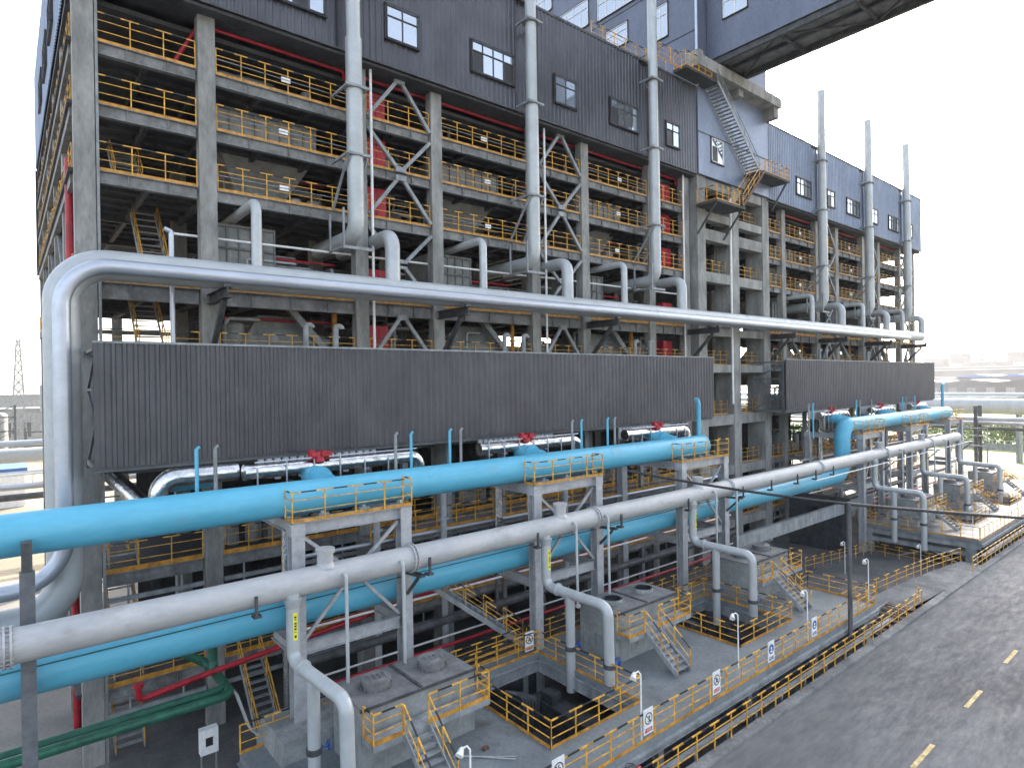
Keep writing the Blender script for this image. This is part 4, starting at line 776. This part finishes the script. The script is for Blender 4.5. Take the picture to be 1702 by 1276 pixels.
# signs on the deck railing
def curve_text(body, size, loc, mt, parent, name='lettering'):
    cu = bpy.data.curves.new(name, 'FONT'); cu.body = body; cu.size = size; cu.align_x = 'CENTER'; cu.align_y = 'CENTER'
    o = bpy.data.objects.new('tmp', cu); COL.objects.link(o); bpy.context.view_layer.update()
    dg = bpy.context.evaluated_depsgraph_get(); me = bpy.data.meshes.new_from_object(o.evaluated_get(dg)); bpy.data.objects.remove(o)
    rot = Matrix.Rotation(R(90), 4, 'X'); me.transform(rot); me.materials.clear(); me.materials.append(M[mt])
    n = bpy.data.objects.new(name, me); COL.objects.link(n); n.parent = parent; n.location = Vector(loc)-OFF[parent.name]; return n
def sign(x, y, z, kind, txt, label):
    w_, h_ = .50, .86; t = thing('safety_sign', (x+w_/2, y, z), label, 'sign', 'safety signs on the railings')
    mb = MB(); mb.box((x, y-.02, z), (x+w_, y, z+h_)); mb.build('board', ['white'], t)
    c = Vector((x+w_/2, y-.024, z+h_*.6)); n = 28; mb = MB(); r0, r1 = .205, .165 if kind != 'blue' else 0
    A = [c+Vector((r0*math.cos(2*math.pi*k/n), 0, r0*math.sin(2*math.pi*k/n))) for k in range(n)]
    if kind == 'blue': mb.add(A, [tuple(range(n-1,-1,-1))])
    else:
        B = [c+Vector((.165*math.cos(2*math.pi*k/n), 0, .165*math.sin(2*math.pi*k/n))) for k in range(n)]; mb.add(A+B, [(k, n+k, n+(k+1)%n, (k+1)%n) for k in range(n)])
        mb.bar(c+Vector((-.13, -.001, .13)), c+Vector((.13, -.001, -.13)), .004, .03)
    mb.build('symbol_ring', ['signblue' if kind == 'blue' else 'black'], t)
    mb = MB(); y_ = -.003
    if kind == 'blue': mb.cone(c+Vector((0, y_-.002, .04)), c+Vector((0, y_, .04)), .065, .065, 16); mb.box(c+Vector((-.09, y_-.002, -.13)), c+Vector((.09, y_, -.05)))
    elif kind == 'man': mb.cone(c+Vector((.01, y_, .1)), c+Vector((.01, y_+.002, .1)), .03, .03, 12); mb.bar(c+Vector((.0, y_, .07)), c+Vector((-.02, y_, -.04)), .004, .05); mb.bar(c+Vector((-.02, y_, -.03)), c+Vector((-.09, y_, -.12)), .004, .03); mb.bar(c+Vector((-.02, y_, -.03)), c+Vector((.07, y_, -.10)), .004, .03); mb.bar(c+Vector((0, y_, .05)), c+Vector((.10, y_, .0)), .004, .022)
    else: mb.bar(c+Vector((.02, y_, .11)), c+Vector((.02, y_, -.11)), .004, .03); mb.cone(c+Vector((.04, y_, .04)), c+Vector((.04, y_+.002, .04)), .04, .04, 10); mb.bar(c+Vector((-.05, y_, -.1)), c+Vector((.09, y_, -.1)), .004, .03)
    mb.build('pictogram', ['white' if kind == 'blue' else 'black'], t)
    mb = MB(); mb.box((x+.05, y-.025, z+.06), (x+w_-.05, y-.0205, z+.2)); mb.build('caption_bar', ['signblue' if kind == 'blue' else 'signred'], t)
    curve_text(txt, .105, (x+w_/2, y-.029, z+.13), 'white', t, 'lettering')
SG = [(12.4, 'man', '禁止跨越', 'white safety sign with a crossed out standing figure, at the bottom edge of the picture'), (16.65, 'match', '严禁烟火', 'white safety sign with a crossed out match and red caption, by the near lamp post'),
      (20.8, 'man', '禁止翻越', 'white safety sign with a crossed out running figure on the deck railing'), (24.95, 'blue', '必须戴安全帽', 'white safety sign with a blue round symbol, nearer of the two blue ones'), (28.95, 'blue', '必须戴口罩', 'white safety sign with a blue round symbol, farther of the two blue ones')]
for x, k_, tx, lb in SG: sign(x, 13.49, -12.03, k_, tx, lb)
sign(18.0, 21.24, -12.1, 'man', '禁止跨越', 'white safety sign on the railing behind the near pit')

# road side fence
def fence(pts, label):
    t = MB(); rail_into(t, pts, h=.98, sp=1.12, toe=0); t.build('road_fence', RM, None, label, 'fence', 'yellow road side fences')
fence([(-10, 12.85, RZ+.12), (36.5, 12.85, RZ+.12), (41.5, 12.87, RZ+.12), (43.5, 13.8, RZ-.3)], 'yellow and black pipe fence along the kerb in front of the near deck')
fence([(51.5, 12.87, RZ+.12), (99, 12.87, RZ+.12)], 'yellow and black pipe fence along the kerb in front of the far deck')
fence([(36.8, 17.3, GZ+.05), (46.5, 15.3, RZ-.02), (50.5, 14.9, RZ-.02), (54.3, 14.3, RZ-.02)], 'yellow fence along the back edge of the pale ramp between the decks')
fence([(54.9, 14.4, GZ), (55.4, 20.8, GZ), (47, 22.3, GZ)], 'yellow fence on the low floor deep in the gap between the decks')
t = thing('conduit_tray', (12, 13.2, -13.0), 'pale grey cable tray running along below the edge of the near deck', 'cable tray')
mb = MB(); mb.box((-6, 12.99, -13.26), (37.4, 13.2, -13.18)); mb.box((-6, 12.99, -13.18), (37.4, 13.02, -13.12)); mb.build('tray', ['steel'], t)
for k in range(20): mb = MB(); x = -4+2.1*k; mb.bar((x, 13.14, GZ), (x, 13.14, -13.26), .07, .07); mb.build('tray_post', ['galv'], t)
t = thing('conduit_tray', (74, 13.2, -13.0), 'pale grey cable tray below the edge of the far deck', 'cable tray')
mb = MB(); mb.box((55, 13.02, -13.2), (92, 13.26, -13.08)); mb.build('tray', ['steel'], t)
t = thing('ramp_stair', (39, 14, GZ), 'brown steel steps leading down from the road at the end of the near deck', 'steps')
mb = MB()
for k in range(7): mb.box((41.3-.5*k, 13.1, RZ-.05-.14*k), (41.3-.5*k-.52, 14.6, RZ-.14*k))
mb.build('treads', ['rust'], t)
mb = MB(); mb.box((37, 14.62, GZ), (41.4, 14.7, RZ-.05)); mb.build('side_plate', ['steel'], t)

# low process floor under the halls and extra walkways between portals and hall
k = 0
wl = ['under the left end of the blue pipe', 'behind the near pit', 'left of the stair tower', 'beyond the stair tower', 'at the far right']
for (x0, x1, z, y) in ((13, 25, -10.6, 26.2), (25, 41, -10.6, 26.2), (13.2, 41, -7.3, 26.6), (56, 90, -10.6, 26.2), (56, 90, -7.3, 26.6)):
    k += 1; t = thing('pipe_walkway', ((x0+x1)/2, y, z), 'grey walkway with yellow railing between the supports and the hall, '+['lower, behind the near pit', 'lower, toward the stair tower', 'upper, behind the portals', 'lower, on the far side', 'upper, on the far side'][k-1], 'walkway', 'walkways among the pipes')
    mb = MB(); mb.box((x0, y, z-.1), (x1, y+1.4, z)); mb.ibeam((x0, y, z-.2), (x1, y, z-.2), .15, .3); mb.build('walkway_plate', ['slab'], t)
    rail([(x0, y, z), (x1, y, z)], t, h=1.1, sp=1.2, toe=.16)
mb = None
t = thing('access_stair', (17.5, 23.5, -12.3), 'steep yellow railed steel stair going up behind the near pit', 'staircase')
stair(t, (14.8, 24.6, -8.9), (18.9, 22.3, -12.3), .9, (.49, .87, 0), n=16)
pn = 0
LPIPES = [('white', .06, 25.2, -10.0, 'thin white process pipe, upper of the low bundle'), ('red', .09, 26.0, -10.3, 'dark red process pipe, upper of the low bundle'), ('red', .09, 24.4, -12.2, 'dark red process pipe, lower of the low bundle'), ('white', .05, 24.9, -12.0, 'thin white process pipe, lower of the low bundle'),
          ('white', .05, 27.3, -8.5, 'thin white process pipe under the upper walkway'), ('dsteel', .2, 24.8, -11.2, 'thick dark process pipe low down behind the decks'), ('galv', .15, 27.8, -9.3, 'galvanised process pipe under the hall floor'), ('shiny', .1, 25.9, -7.2, 'bright process pipe behind the low blue pipe')]
for c, r_, y, z, lb in LPIPES:
    mb = MB(); mb.tube([(9.0, y, z), (41.5, y, z)], r_, 8); mb.build('process_pipe', [c], None, lb+', near hall', 'pipe', 'low process pipes')
    mb = MB(); mb.tube([(54, y, z), (91, y, z)], r_, 8); mb.build('process_pipe', [c], None, lb+', far hall', 'pipe', 'low process pipes')
for i, (dz, dy) in enumerate(((0, 0), (.0, .55))):
    mb = MB(); mb.tube([(-20, 24+dy, -11.15), (6.3, 24+dy, -11.15), (6.3, 26.6+dy, -11.15), (6.3-1.2*i, 26.6+dy, -10.2)], .17, 14, bend=.4); mb.build('green_pipe', ['green'], None, ('dark green pipe at the bottom left, nearer of the pair', 'dark green pipe at the bottom left, farther of the pair')[i], 'pipe', 'green pipes')
mb = MB(); mb.tube([(3.6, 25.6, -10.6), (3.6, 25.6, -11.1), (5.6, 25.9, -11.0), (20, 26.3, -9.9)], .11, 10, bend=.2); mb.build('fire_pipe', ['red'], None, 'red fire pipe with upturned end beside the green pipes', 'pipe')
mb = MB(); mb.cone((3.6, 25.6, -10.62), (3.6, 25.6, -10.5), .18, .18, 12); mb.build('blind_flange', ['red'], None, 'round red blind flange on the upturned fire pipe', 'flange')
t = thing('control_cabinet', (5.6, 24.6, GZ), 'small white control cabinet with a dark window on legs, bottom left', 'cabinet')
mb = MB(); mb.box((5.35, 24.5, -13.3), (5.95, 24.8, -12.4)); mb.build('housing', ['white'], t)
mb = MB(); mb.box((5.52, 24.48, -13.0), (5.76, 24.5, -12.7)); mb.build('display', ['black'], t)
for x in (5.4, 5.9): mb = MB(); mb.bar((x, 24.65, GZ), (x, 24.65, -13.3), .05, .05); mb.build('leg', ['steel'], t)
t = thing('settling_box', (8, 22, GZ), 'grey steel casing with sloping sides left of the nearest filter box', 'equipment box')
mb = MB(); mb.add([(6.4, 20.3, GZ), (9.6, 20.3, GZ), (9.6, 22.8, GZ), (6.4, 22.8, GZ), (6.9, 20.3, -11.6), (9.6, 20.3, -11.6), (9.6, 22.6, -11.6), (6.9, 22.6, -11.6)], [(0,1,5,4),(1,2,6,5),(2,3,7,6),(3,0,4,7),(4,5,6,7)]); mb.build('casing', ['tank'], t)
mb = MB(); mb.box((6.6, 20.28, -13.6), (7.6, 20.3, -12.6)); mb.build('side_door', ['steel'], t)
for i, y in enumerate((22.6, 22.75, 22.9, 23.05)):
    mb = MB(); mb.tube([(6.6, y+1.8, -11.4), (6.9, y+1.2, -12.6), (8.6, y-1.2, -13.9), (9.6, y-1.6, -14.2)], .035, 6); mb.build('cable_conduit', ['galv'], None, '%s of four thin galvanised conduits sloping down at the bottom left' % ['nearest', 'second', 'third', 'farthest'][i], 'conduit', 'sloping conduits')
mb = MB(); mb.box((54, 21.9, GZ), (54.3, 27, -10)); mb.build('partition_wall', ['pitdark'], None, 'dark partition wall deep in the gap beyond the near deck', 'wall')
mb = MB(); mb.box((37.5, 22.3, -11.3), (60, 22.6, -10.4)); mb.build('crossing_beam', ['steel'], None, 'grey girder crossing deep in the gap between the decks', 'girder')

# pole and black overhead cables
mb = MB(); mb.tube([(32.6, 13.25, -12.9), (32.6, 13.25, -6.2)], .11, 12); mb.build('cable_pole', ['pole'], None, 'dark upright pole at the deck railing under the black cable', 'pole')
def cable(p, q, sag, r_, label):
    p = Vector(p); q = Vector(q); pts = [p+(q-p)*(i/16)+Vector((0,0,-sag*4*(i/16)*(1-i/16))) for i in range(17)]
    mb = MB(); mb.tube(pts, r_, 6); mb.build('overhead_cable', ['black'], None, label, 'cable')
cable((25.3, 21.3, -4.7), (32.6, 13.25, -6.3), .12, .07, 'black overhead cable from the blue pipe support to the dark pole')
cable((32.6, 13.25, -6.3), (62, 2, -10.2), .2, .09, 'black overhead cable from the dark pole out over the road')

# security camera at the corner
t = thing('security_camera', (2.3, 28.0, 15.2), 'white dome security camera under the upper wall at the left corner', 'camera')
mb = MB(); mb.cone((2.2, 28.0, 15.55), (2.2, 28.0, 15.2), .12, .15, 14); mb.build('housing', ['white'], t)
mb = MB(); mb.dome((2.2, 28.0, 15.2), (0,0,-1), .12, .12, 14); mb.build('lens_dome', ['glass'], t)

# ================================================================== BACKGROUND RIGHT
def far_pipe(x, z, r_, c, y0, y1, label, sup=None, zb=GZ):
    t = thing('pipeline', (x, (y0+y1)/2, zb), label, 'pipeline', 'far pipelines')
    mb = MB(); mb.tube([(x, y0, z), (x, y1, z)], r_, 20); mb.build('pipe_run', [c], t)
    for k in range(int((y1-y0)/16)+1): mb = MB(); y = y0+6+16*k; mb.bar((x, y, zb), (x, y, z-r_+.05), .5, .5); mb.build('support', ['steel'], t)
far_pipe(130, -5.2, 1.35, 'gpipe', -60, 160, 'very wide grey pipeline crossing the right background')
far_pipe(131.5, -3.35, .4, 'shiny', -60, 160, 'narrow bright pipeline just above the wide grey one')
t = thing('pipe_rack', (111, 30, GZ), 'dark lattice pipe rack carrying bright pipes at the right edge', 'pipe rack')
for y in (27, 48, 5, -14):
    for dx in (0, 2.2):
        mb = MB(); mb.bar((110.5+dx, y, GZ), (110.5+dx, y, -4.4), .42, .42); mb.build('post', ['dsteel'], t)
    mb = MB()
    for k in range(5): z = GZ+1.8*k; mb.bar((110.5, y, z), (112.7, y, z+1.8), .15, .15); mb.bar((112.7, y, z), (110.5, y, z+1.8), .15, .15)
    mb.build('lattice', ['dsteel'], t)
mb = MB(); mb.bar((110.3, -40, -7.7), (110.3, 70, -7.7), .25, .3); mb.bar((112.9, -40, -7.7), (112.9, 70, -7.7), .25, .3); mb.build('rack_beam', ['dsteel'], t)
for i, (dx, z, r_) in enumerate(((.3, -6.3, .32), (1.2, -6.9, .28), (2.2, -6.5, .25))): mb = MB(); mb.tube([(110.4+dx, -40, z), (110.4+dx, 70, z)], r_, 10); mb.build('rack_pipe', ['shiny'], t)
t = thing('scaffold_gate', (98, 30, GZ), 'thin steel scaffold frame at the far end of the grey pipe', 'scaffold')
for x, y in ((88, 23.5), (90.5, 23.5), (90.5, 21)): mb = MB(); mb.bar((x, y, GZ), (x, y, -6.2), .12, .12); mb.build('post', ['steel'], t)
mb = MB()
for z in (-6.3, -7.2, -8.4): mb.bar((86, 23.5, z), (90.5, 23.5, z), .1, .1); mb.bar((90.5, 23.5, z), (90.5, 21, z), .1, .1)
mb.build('rails', ['steel'], t)
mb = MB()
for k in range(60): y = -50+3*k; mb.bar((150, y, GZ), (150, y, GZ+2), .2, .2)
mb.bar((150, -50, GZ+1.9), (150, 130, GZ+1.9), .1, .1); mb.bar((150, -50, GZ+.7), (150, 130, GZ+.7), .06, 1.3); mb.build('boundary_fence', ['steel'], None, 'low grey boundary fence in front of the green field on the right', 'fence')
# sheds and factories
def shed(x, y, w_, d, h, roof, label, saw=True):
    t = thing('factory_shed', (x, y, GZ), label, 'building', 'far factory sheds')
    mb = MB(); mb.box((x, y-w_/2, GZ), (x+d, y+w_/2, GZ+h)); mb.build('wall', ['factory'], t)
    mb = MB(); n = max(1, int(w_/22)); s = w_/n
    for k in range(n):
        a = y-w_/2+s*k; mb.add([(x-1, a, GZ+h), (x-1, a+s, GZ+h), (x-1, a+s/2, GZ+h+s*.06), (x+d, a, GZ+h), (x+d, a+s, GZ+h), (x+d, a+s/2, GZ+h+s*.06)], [(0,1,2),(3,5,4),(0,2,5,3),(2,1,4,5)])
    mb.box((x-1.2, y-w_/2-.5, GZ+h-.6), (x-.2, y+w_/2+.5, GZ+h-.05)); mb.build('roof', [roof], t)
    for k in range(int(w_/9)): mb = MB(); a = y-w_/2+4+9*k; mb.box((x-.12, a, GZ+2), (x-.002, a+4, GZ+h*.72)); mb.build('window', ['tank'], t)
shed(430, 95, 150, 50, 11, 'factory', 'long low pale shed with gabled bays in the right background')
shed(520, 70, 135, 60, 14.2, 'roofb', 'blue roofed shed behind the pale gabled one')
shed(520, 200, 110, 50, 11, 'factory', 'pale flat shed farther left in the right background')
FF = [(262, 22, 37, 900, 'low hazy factory block at the left of the right skyline'), (236, 15, 41.5, 890, 'hazy raised factory block with the sloping conveyor'), (180, 18, 41, 900, 'hazy stepped factory block at the right edge'), (205, 175, 31, 930, 'very long hazy factory hall behind the pair of chimneys'), (175, 240, 24, 840, 'long hazy factory hall in front of the skyline blocks'), (150, 160, 20, 700, 'hazy low factory hall behind the blue roof')]
for i, (y, w_, h, x, lb) in enumerate(FF):
    t = thing('far_factory', (x, y, GZ), lb, 'building', 'hazy far factory buildings')
    mb = MB(); mb.box((x, y-w_/2, GZ), (x+30, y+w_/2, GZ+h)); mb.build('wall', ['factory'], t)
    mb = MB(); mb.box((x-.6, y-w_/2-.5, GZ+h), (x+30, y+w_/2+.5, GZ+h+1.2)); mb.build('roof', ['galv'], t)
    mb = MB(); mb.box((x-.3, y-w_/2+1, GZ+h*.62), (x-.01, y+w_/2-1, GZ+h*.72)); mb.build('window_band', ['galv'], t)
    if i in (3, 4, 2):
        for k in range(int(w_/16)): mb = MB(); a = y-w_/2+6+16*k; hh = 2+((k*7) % 5); mb.box((x+6, a, GZ+h+1.2), (x+14, a+4+(k % 3)*3, GZ+h+hh)); mb.build('roof_unit', ['factory'], t)
    if i == 1: mb = MB(); mb.bar((895, 229, GZ+39), (895, 206, GZ+33), 2, 2); mb.build('conveyor', ['factory'], t)
for i, (y, h) in enumerate(((205, 54.5), (200.5, 53.2))):
    mb = MB(); mb.cone((880, y*.978, GZ), (880, y*.978, GZ+h), 1.3, .8, 16); mb.build('factory_chimney', ['factory'], None, ('slim hazy chimney, left of the pair on the right skyline', 'slim hazy chimney, right of the pair on the right skyline')[i], 'chimney', 'far chimneys')
# ================================================================== BACKGROUND LEFT
for i, (z, r_, c, y, lb) in enumerate(((-4.9, .3, 'shiny', 74, 'bright thin pipeline, topmost of the left background rack'), (-6.1, .7, 'gpipe', 75, 'thick pale pipeline in the left background'), (-7.6, .2, 'shiny', 73, 'thin bright pipeline below the thick pale one'), (-8.7, .3, 'shiny', 72, 'bright pipeline, lower left background'), (-9.5, .3, 'dsteel', 71, 'dark pipeline, lowest in the left background'))):
    t = thing('pipeline', (-20, y, GZ), lb, 'pipeline', 'left background pipelines')
    mb = MB(); mb.tube([(-70, y, z), (30, y, z)], r_, 14); mb.build('pipe_run', [c], t)
    for k in range(3): mb = MB(); x = -7.5-12*k; mb.bar((x, y, GZ), (x, y, z-r_), .3, .3); mb.build('support', ['rust' if i % 2 else 'steel'], t)
mb = MB(); mb.bar((-40, 70.5, -7.4), (20, 70.5, -7.4), .1, .15); 
for k in range(20): mb.bar((-40+3*k, 70.5, -8.4), (-40+3*k, 70.5, -7.3), .08, .08)
mb.build('rack_railing', ['white'], None, 'pale railing along the left background pipe rack', 'railing')
t = thing('silo', (6.6, 130, GZ), 'teal white round silo on dark legs at the left background', 'silo')
mb = MB(); mb.cone((6.3, 125, -3.2), (6.3, 125, .8), 1.7, 1.7, 24); mb.cone((6.3, 125, -5.2), (6.3, 125, -3.2), .5, 1.7, 24); mb.cone((6.3, 125, .8), (6.3, 125, 1.3), 1.75, .6, 24); mb.build('vessel', ['teal'], t)
for a in range(4): mb = MB(); x, y = 6.3+1.5*math.cos(a*1.57+.7), 125+1.5*math.sin(a*1.57+.7); mb.bar((x, y, GZ), (x, y, -4), .3, .3); mb.build('leg', ['dsteel'], t)
mb = MB()
for k in range(12): z = GZ+2.2*k; w_ = 1.6-.11*k; mb.bar((2.8-w_, 180, z), (2.8-w_+.1, 180, z+2.2), .25, .25); mb.bar((2.8+w_, 180, z), (2.8+w_-.1, 180, z+2.2), .25, .25); mb.bar((2.8-w_, 180, z), (2.8+w_-.1, 180, z+2.2), .2, .2); mb.bar((2.8+w_, 180, z), (2.8-w_+.1, 180, z+2.2), .2, .2)
mb.build('lattice_mast', ['steel'], None, 'thin lattice mast rising in the left background haze', 'mast')
for i, (x, y, w_, h, lb) in enumerate(((-22, 150, 16, 7, 'low pale plant building at the far left edge'), (-6, 190, 14, 10, 'hazy plant building behind the mast'), (-45, 260, 60, 13, 'wide hazy plant building on the left skyline'), (-3, 100, 5, 4.5, 'small blue and white kiosk behind the left pipe rack'))):
    t = thing('plant_building', (x, y, GZ), lb, 'building', 'left background buildings')
    mb = MB(); mb.box((x, y, GZ), (x+w_, y+12, GZ+h)); mb.build('wall', ['tank' if i < 3 else 'white'], t)  # haze put into the pale wall and roof colour, kiosk excepted
    mb = MB(); mb.box((x-.3, y-.3, GZ+h), (x+w_+.3, y+12.3, GZ+h+.4)); mb.build('roof', ['tank' if i < 3 else 'roofb'], t)
    for k in range(int(w_/3)): mb = MB(); mb.box((x+.8+3*k, y-.06, GZ+h*.35), (x+2.2+3*k, y-.002, GZ+h*.7)); mb.build('window', ['dsteel'], t)
for i in range(9):
    rr = random.Random(i); x = -54+7.2*i; y = 165+rr.uniform(-20, 60); w_ = rr.uniform(5, 9); hh = rr.uniform(5, 15)
    t = thing('process_tower', (x, y, GZ), '%s hazy pipe and tank unit from the left in the far left background' % ['first','second','third','fourth','fifth','sixth','seventh','eighth','ninth'][i], 'plant unit', 'hazy plant units')
    mb = MB()
    for a in (0, w_):
        for b in (0, 5): mb.bar((x+a, y+b, GZ), (x+a, y+b, GZ+hh), .35, .35)
    for k in range(int(hh/3)+1): mb.bar((x, y, GZ+3*k), (x+w_, y, GZ+3*k), .2, .3); mb.bar((x, y, GZ+3*k), (x+w_, y, min(GZ+hh, GZ+3*k+3)), .15, .15)
    mb.build('frame', ['dsteel'], t)
    mb = MB(); mb.cone((x+w_/2, y+2.5, GZ), (x+w_/2, y+2.5, GZ+hh*.8), 1.6, 1.6, 16); mb.dome((x+w_/2, y+2.5, GZ+hh*.8), (0,0,1), 1.6, .9, 16, 3); mb.build('tank', ['tank'], t)
def tree(x, y, h, mt, label, rad=2.2):
    t = thing('tree', (x, y, GZ), label, 'tree'); mb = MB(); mb.cone((x, y, GZ), (x, y, GZ+h*.6), .18, .08, 8)
    for k in range(6): a = k*1.05; mb.cone((x, y, GZ+h*.35+.2*k), (x+rad*.6*math.cos(a), y+rad*.6*math.sin(a), GZ+h*.6+.2*k), .07, .03, 6)
    mb.build('trunk', ['bark'], t); mb = MB()
    cl = [(x+random.gauss(0, rad*.4), y+random.gauss(0, rad*.4), GZ+h*.65+random.gauss(0, h*.15)) for _ in range(26)]
    for c in cl:
        for _ in range(60):
            p = Vector(c)+Vector((random.gauss(0,.35),random.gauss(0,.35),random.gauss(0,.3))); u = Vector((random.uniform(-1,1),random.uniform(-1,1),random.uniform(-1,1))).normalized()*.14; v = u.cross(Vector((random.random(),random.random(),random.random()))).normalized()*.12
            mb.add([p-u, p-v, p+u, p+v], [(0,1,2,3)])
    mb.build('crown', [mt], t)
tree(4.6, 278, 8.5, 'leafo', 'orange autumn tree behind the left background pipes', 4.0)
for i, (x, y, h) in enumerate(((160, 32, 5), (172, 47, 6), (158, 18, 4.5), (182, 30, 6))): tree(x, y, h, 'leafg', ['bushy green tree at the right edge beyond the rack', 'green tree in the field behind the dark lattice post', 'small green tree at the far right edge', 'green tree farther out in the right field'][i], 3.2)
mb = MB(); random.seed(3)
for _ in range(9000):
    x = random.uniform(152, 250); y = random.uniform(5, 95); h = random.uniform(.3, 1.0); a = random.uniform(0, 6.28); dx, dy = .35*math.cos(a), .35*math.sin(a)
    mb.add([(x-dx, y-dy, GZ), (x+dx, y+dy, GZ), (x+dx*.2+random.uniform(-.2,.2), y, GZ+h)], [(0,1,2)])
mb.build('tall_grass', ['grass'], None, 'yellow green tall grass covering the field on the right', 'grass', kind='stuff')

# ================================================================== HAZE
hz = MB(); hz.box((-700, -1200, GZ-1.2), (1500, 1500, 48)); h = hz.build('haze', ['white'], None, 'pale dusty haze over the whole plant', 'haze', kind='stuff')
hm = bpy.data.materials.new('dusty air'); hm.use_nodes = True; hn = hm.node_tree; hn.nodes.clear(); oo = hn.nodes.new('ShaderNodeOutputMaterial'); pv = hn.nodes.new('ShaderNodeVolumePrincipled')
pv.inputs['Color'].default_value = (.95, .96, .98, 1); pv.inputs['Density'].default_value = .00022; pv.inputs['Anisotropy'].default_value = .2
hn.links.new(pv.outputs[0], oo.inputs['Volume']); h.data.materials.clear(); h.data.materials.append(hm)
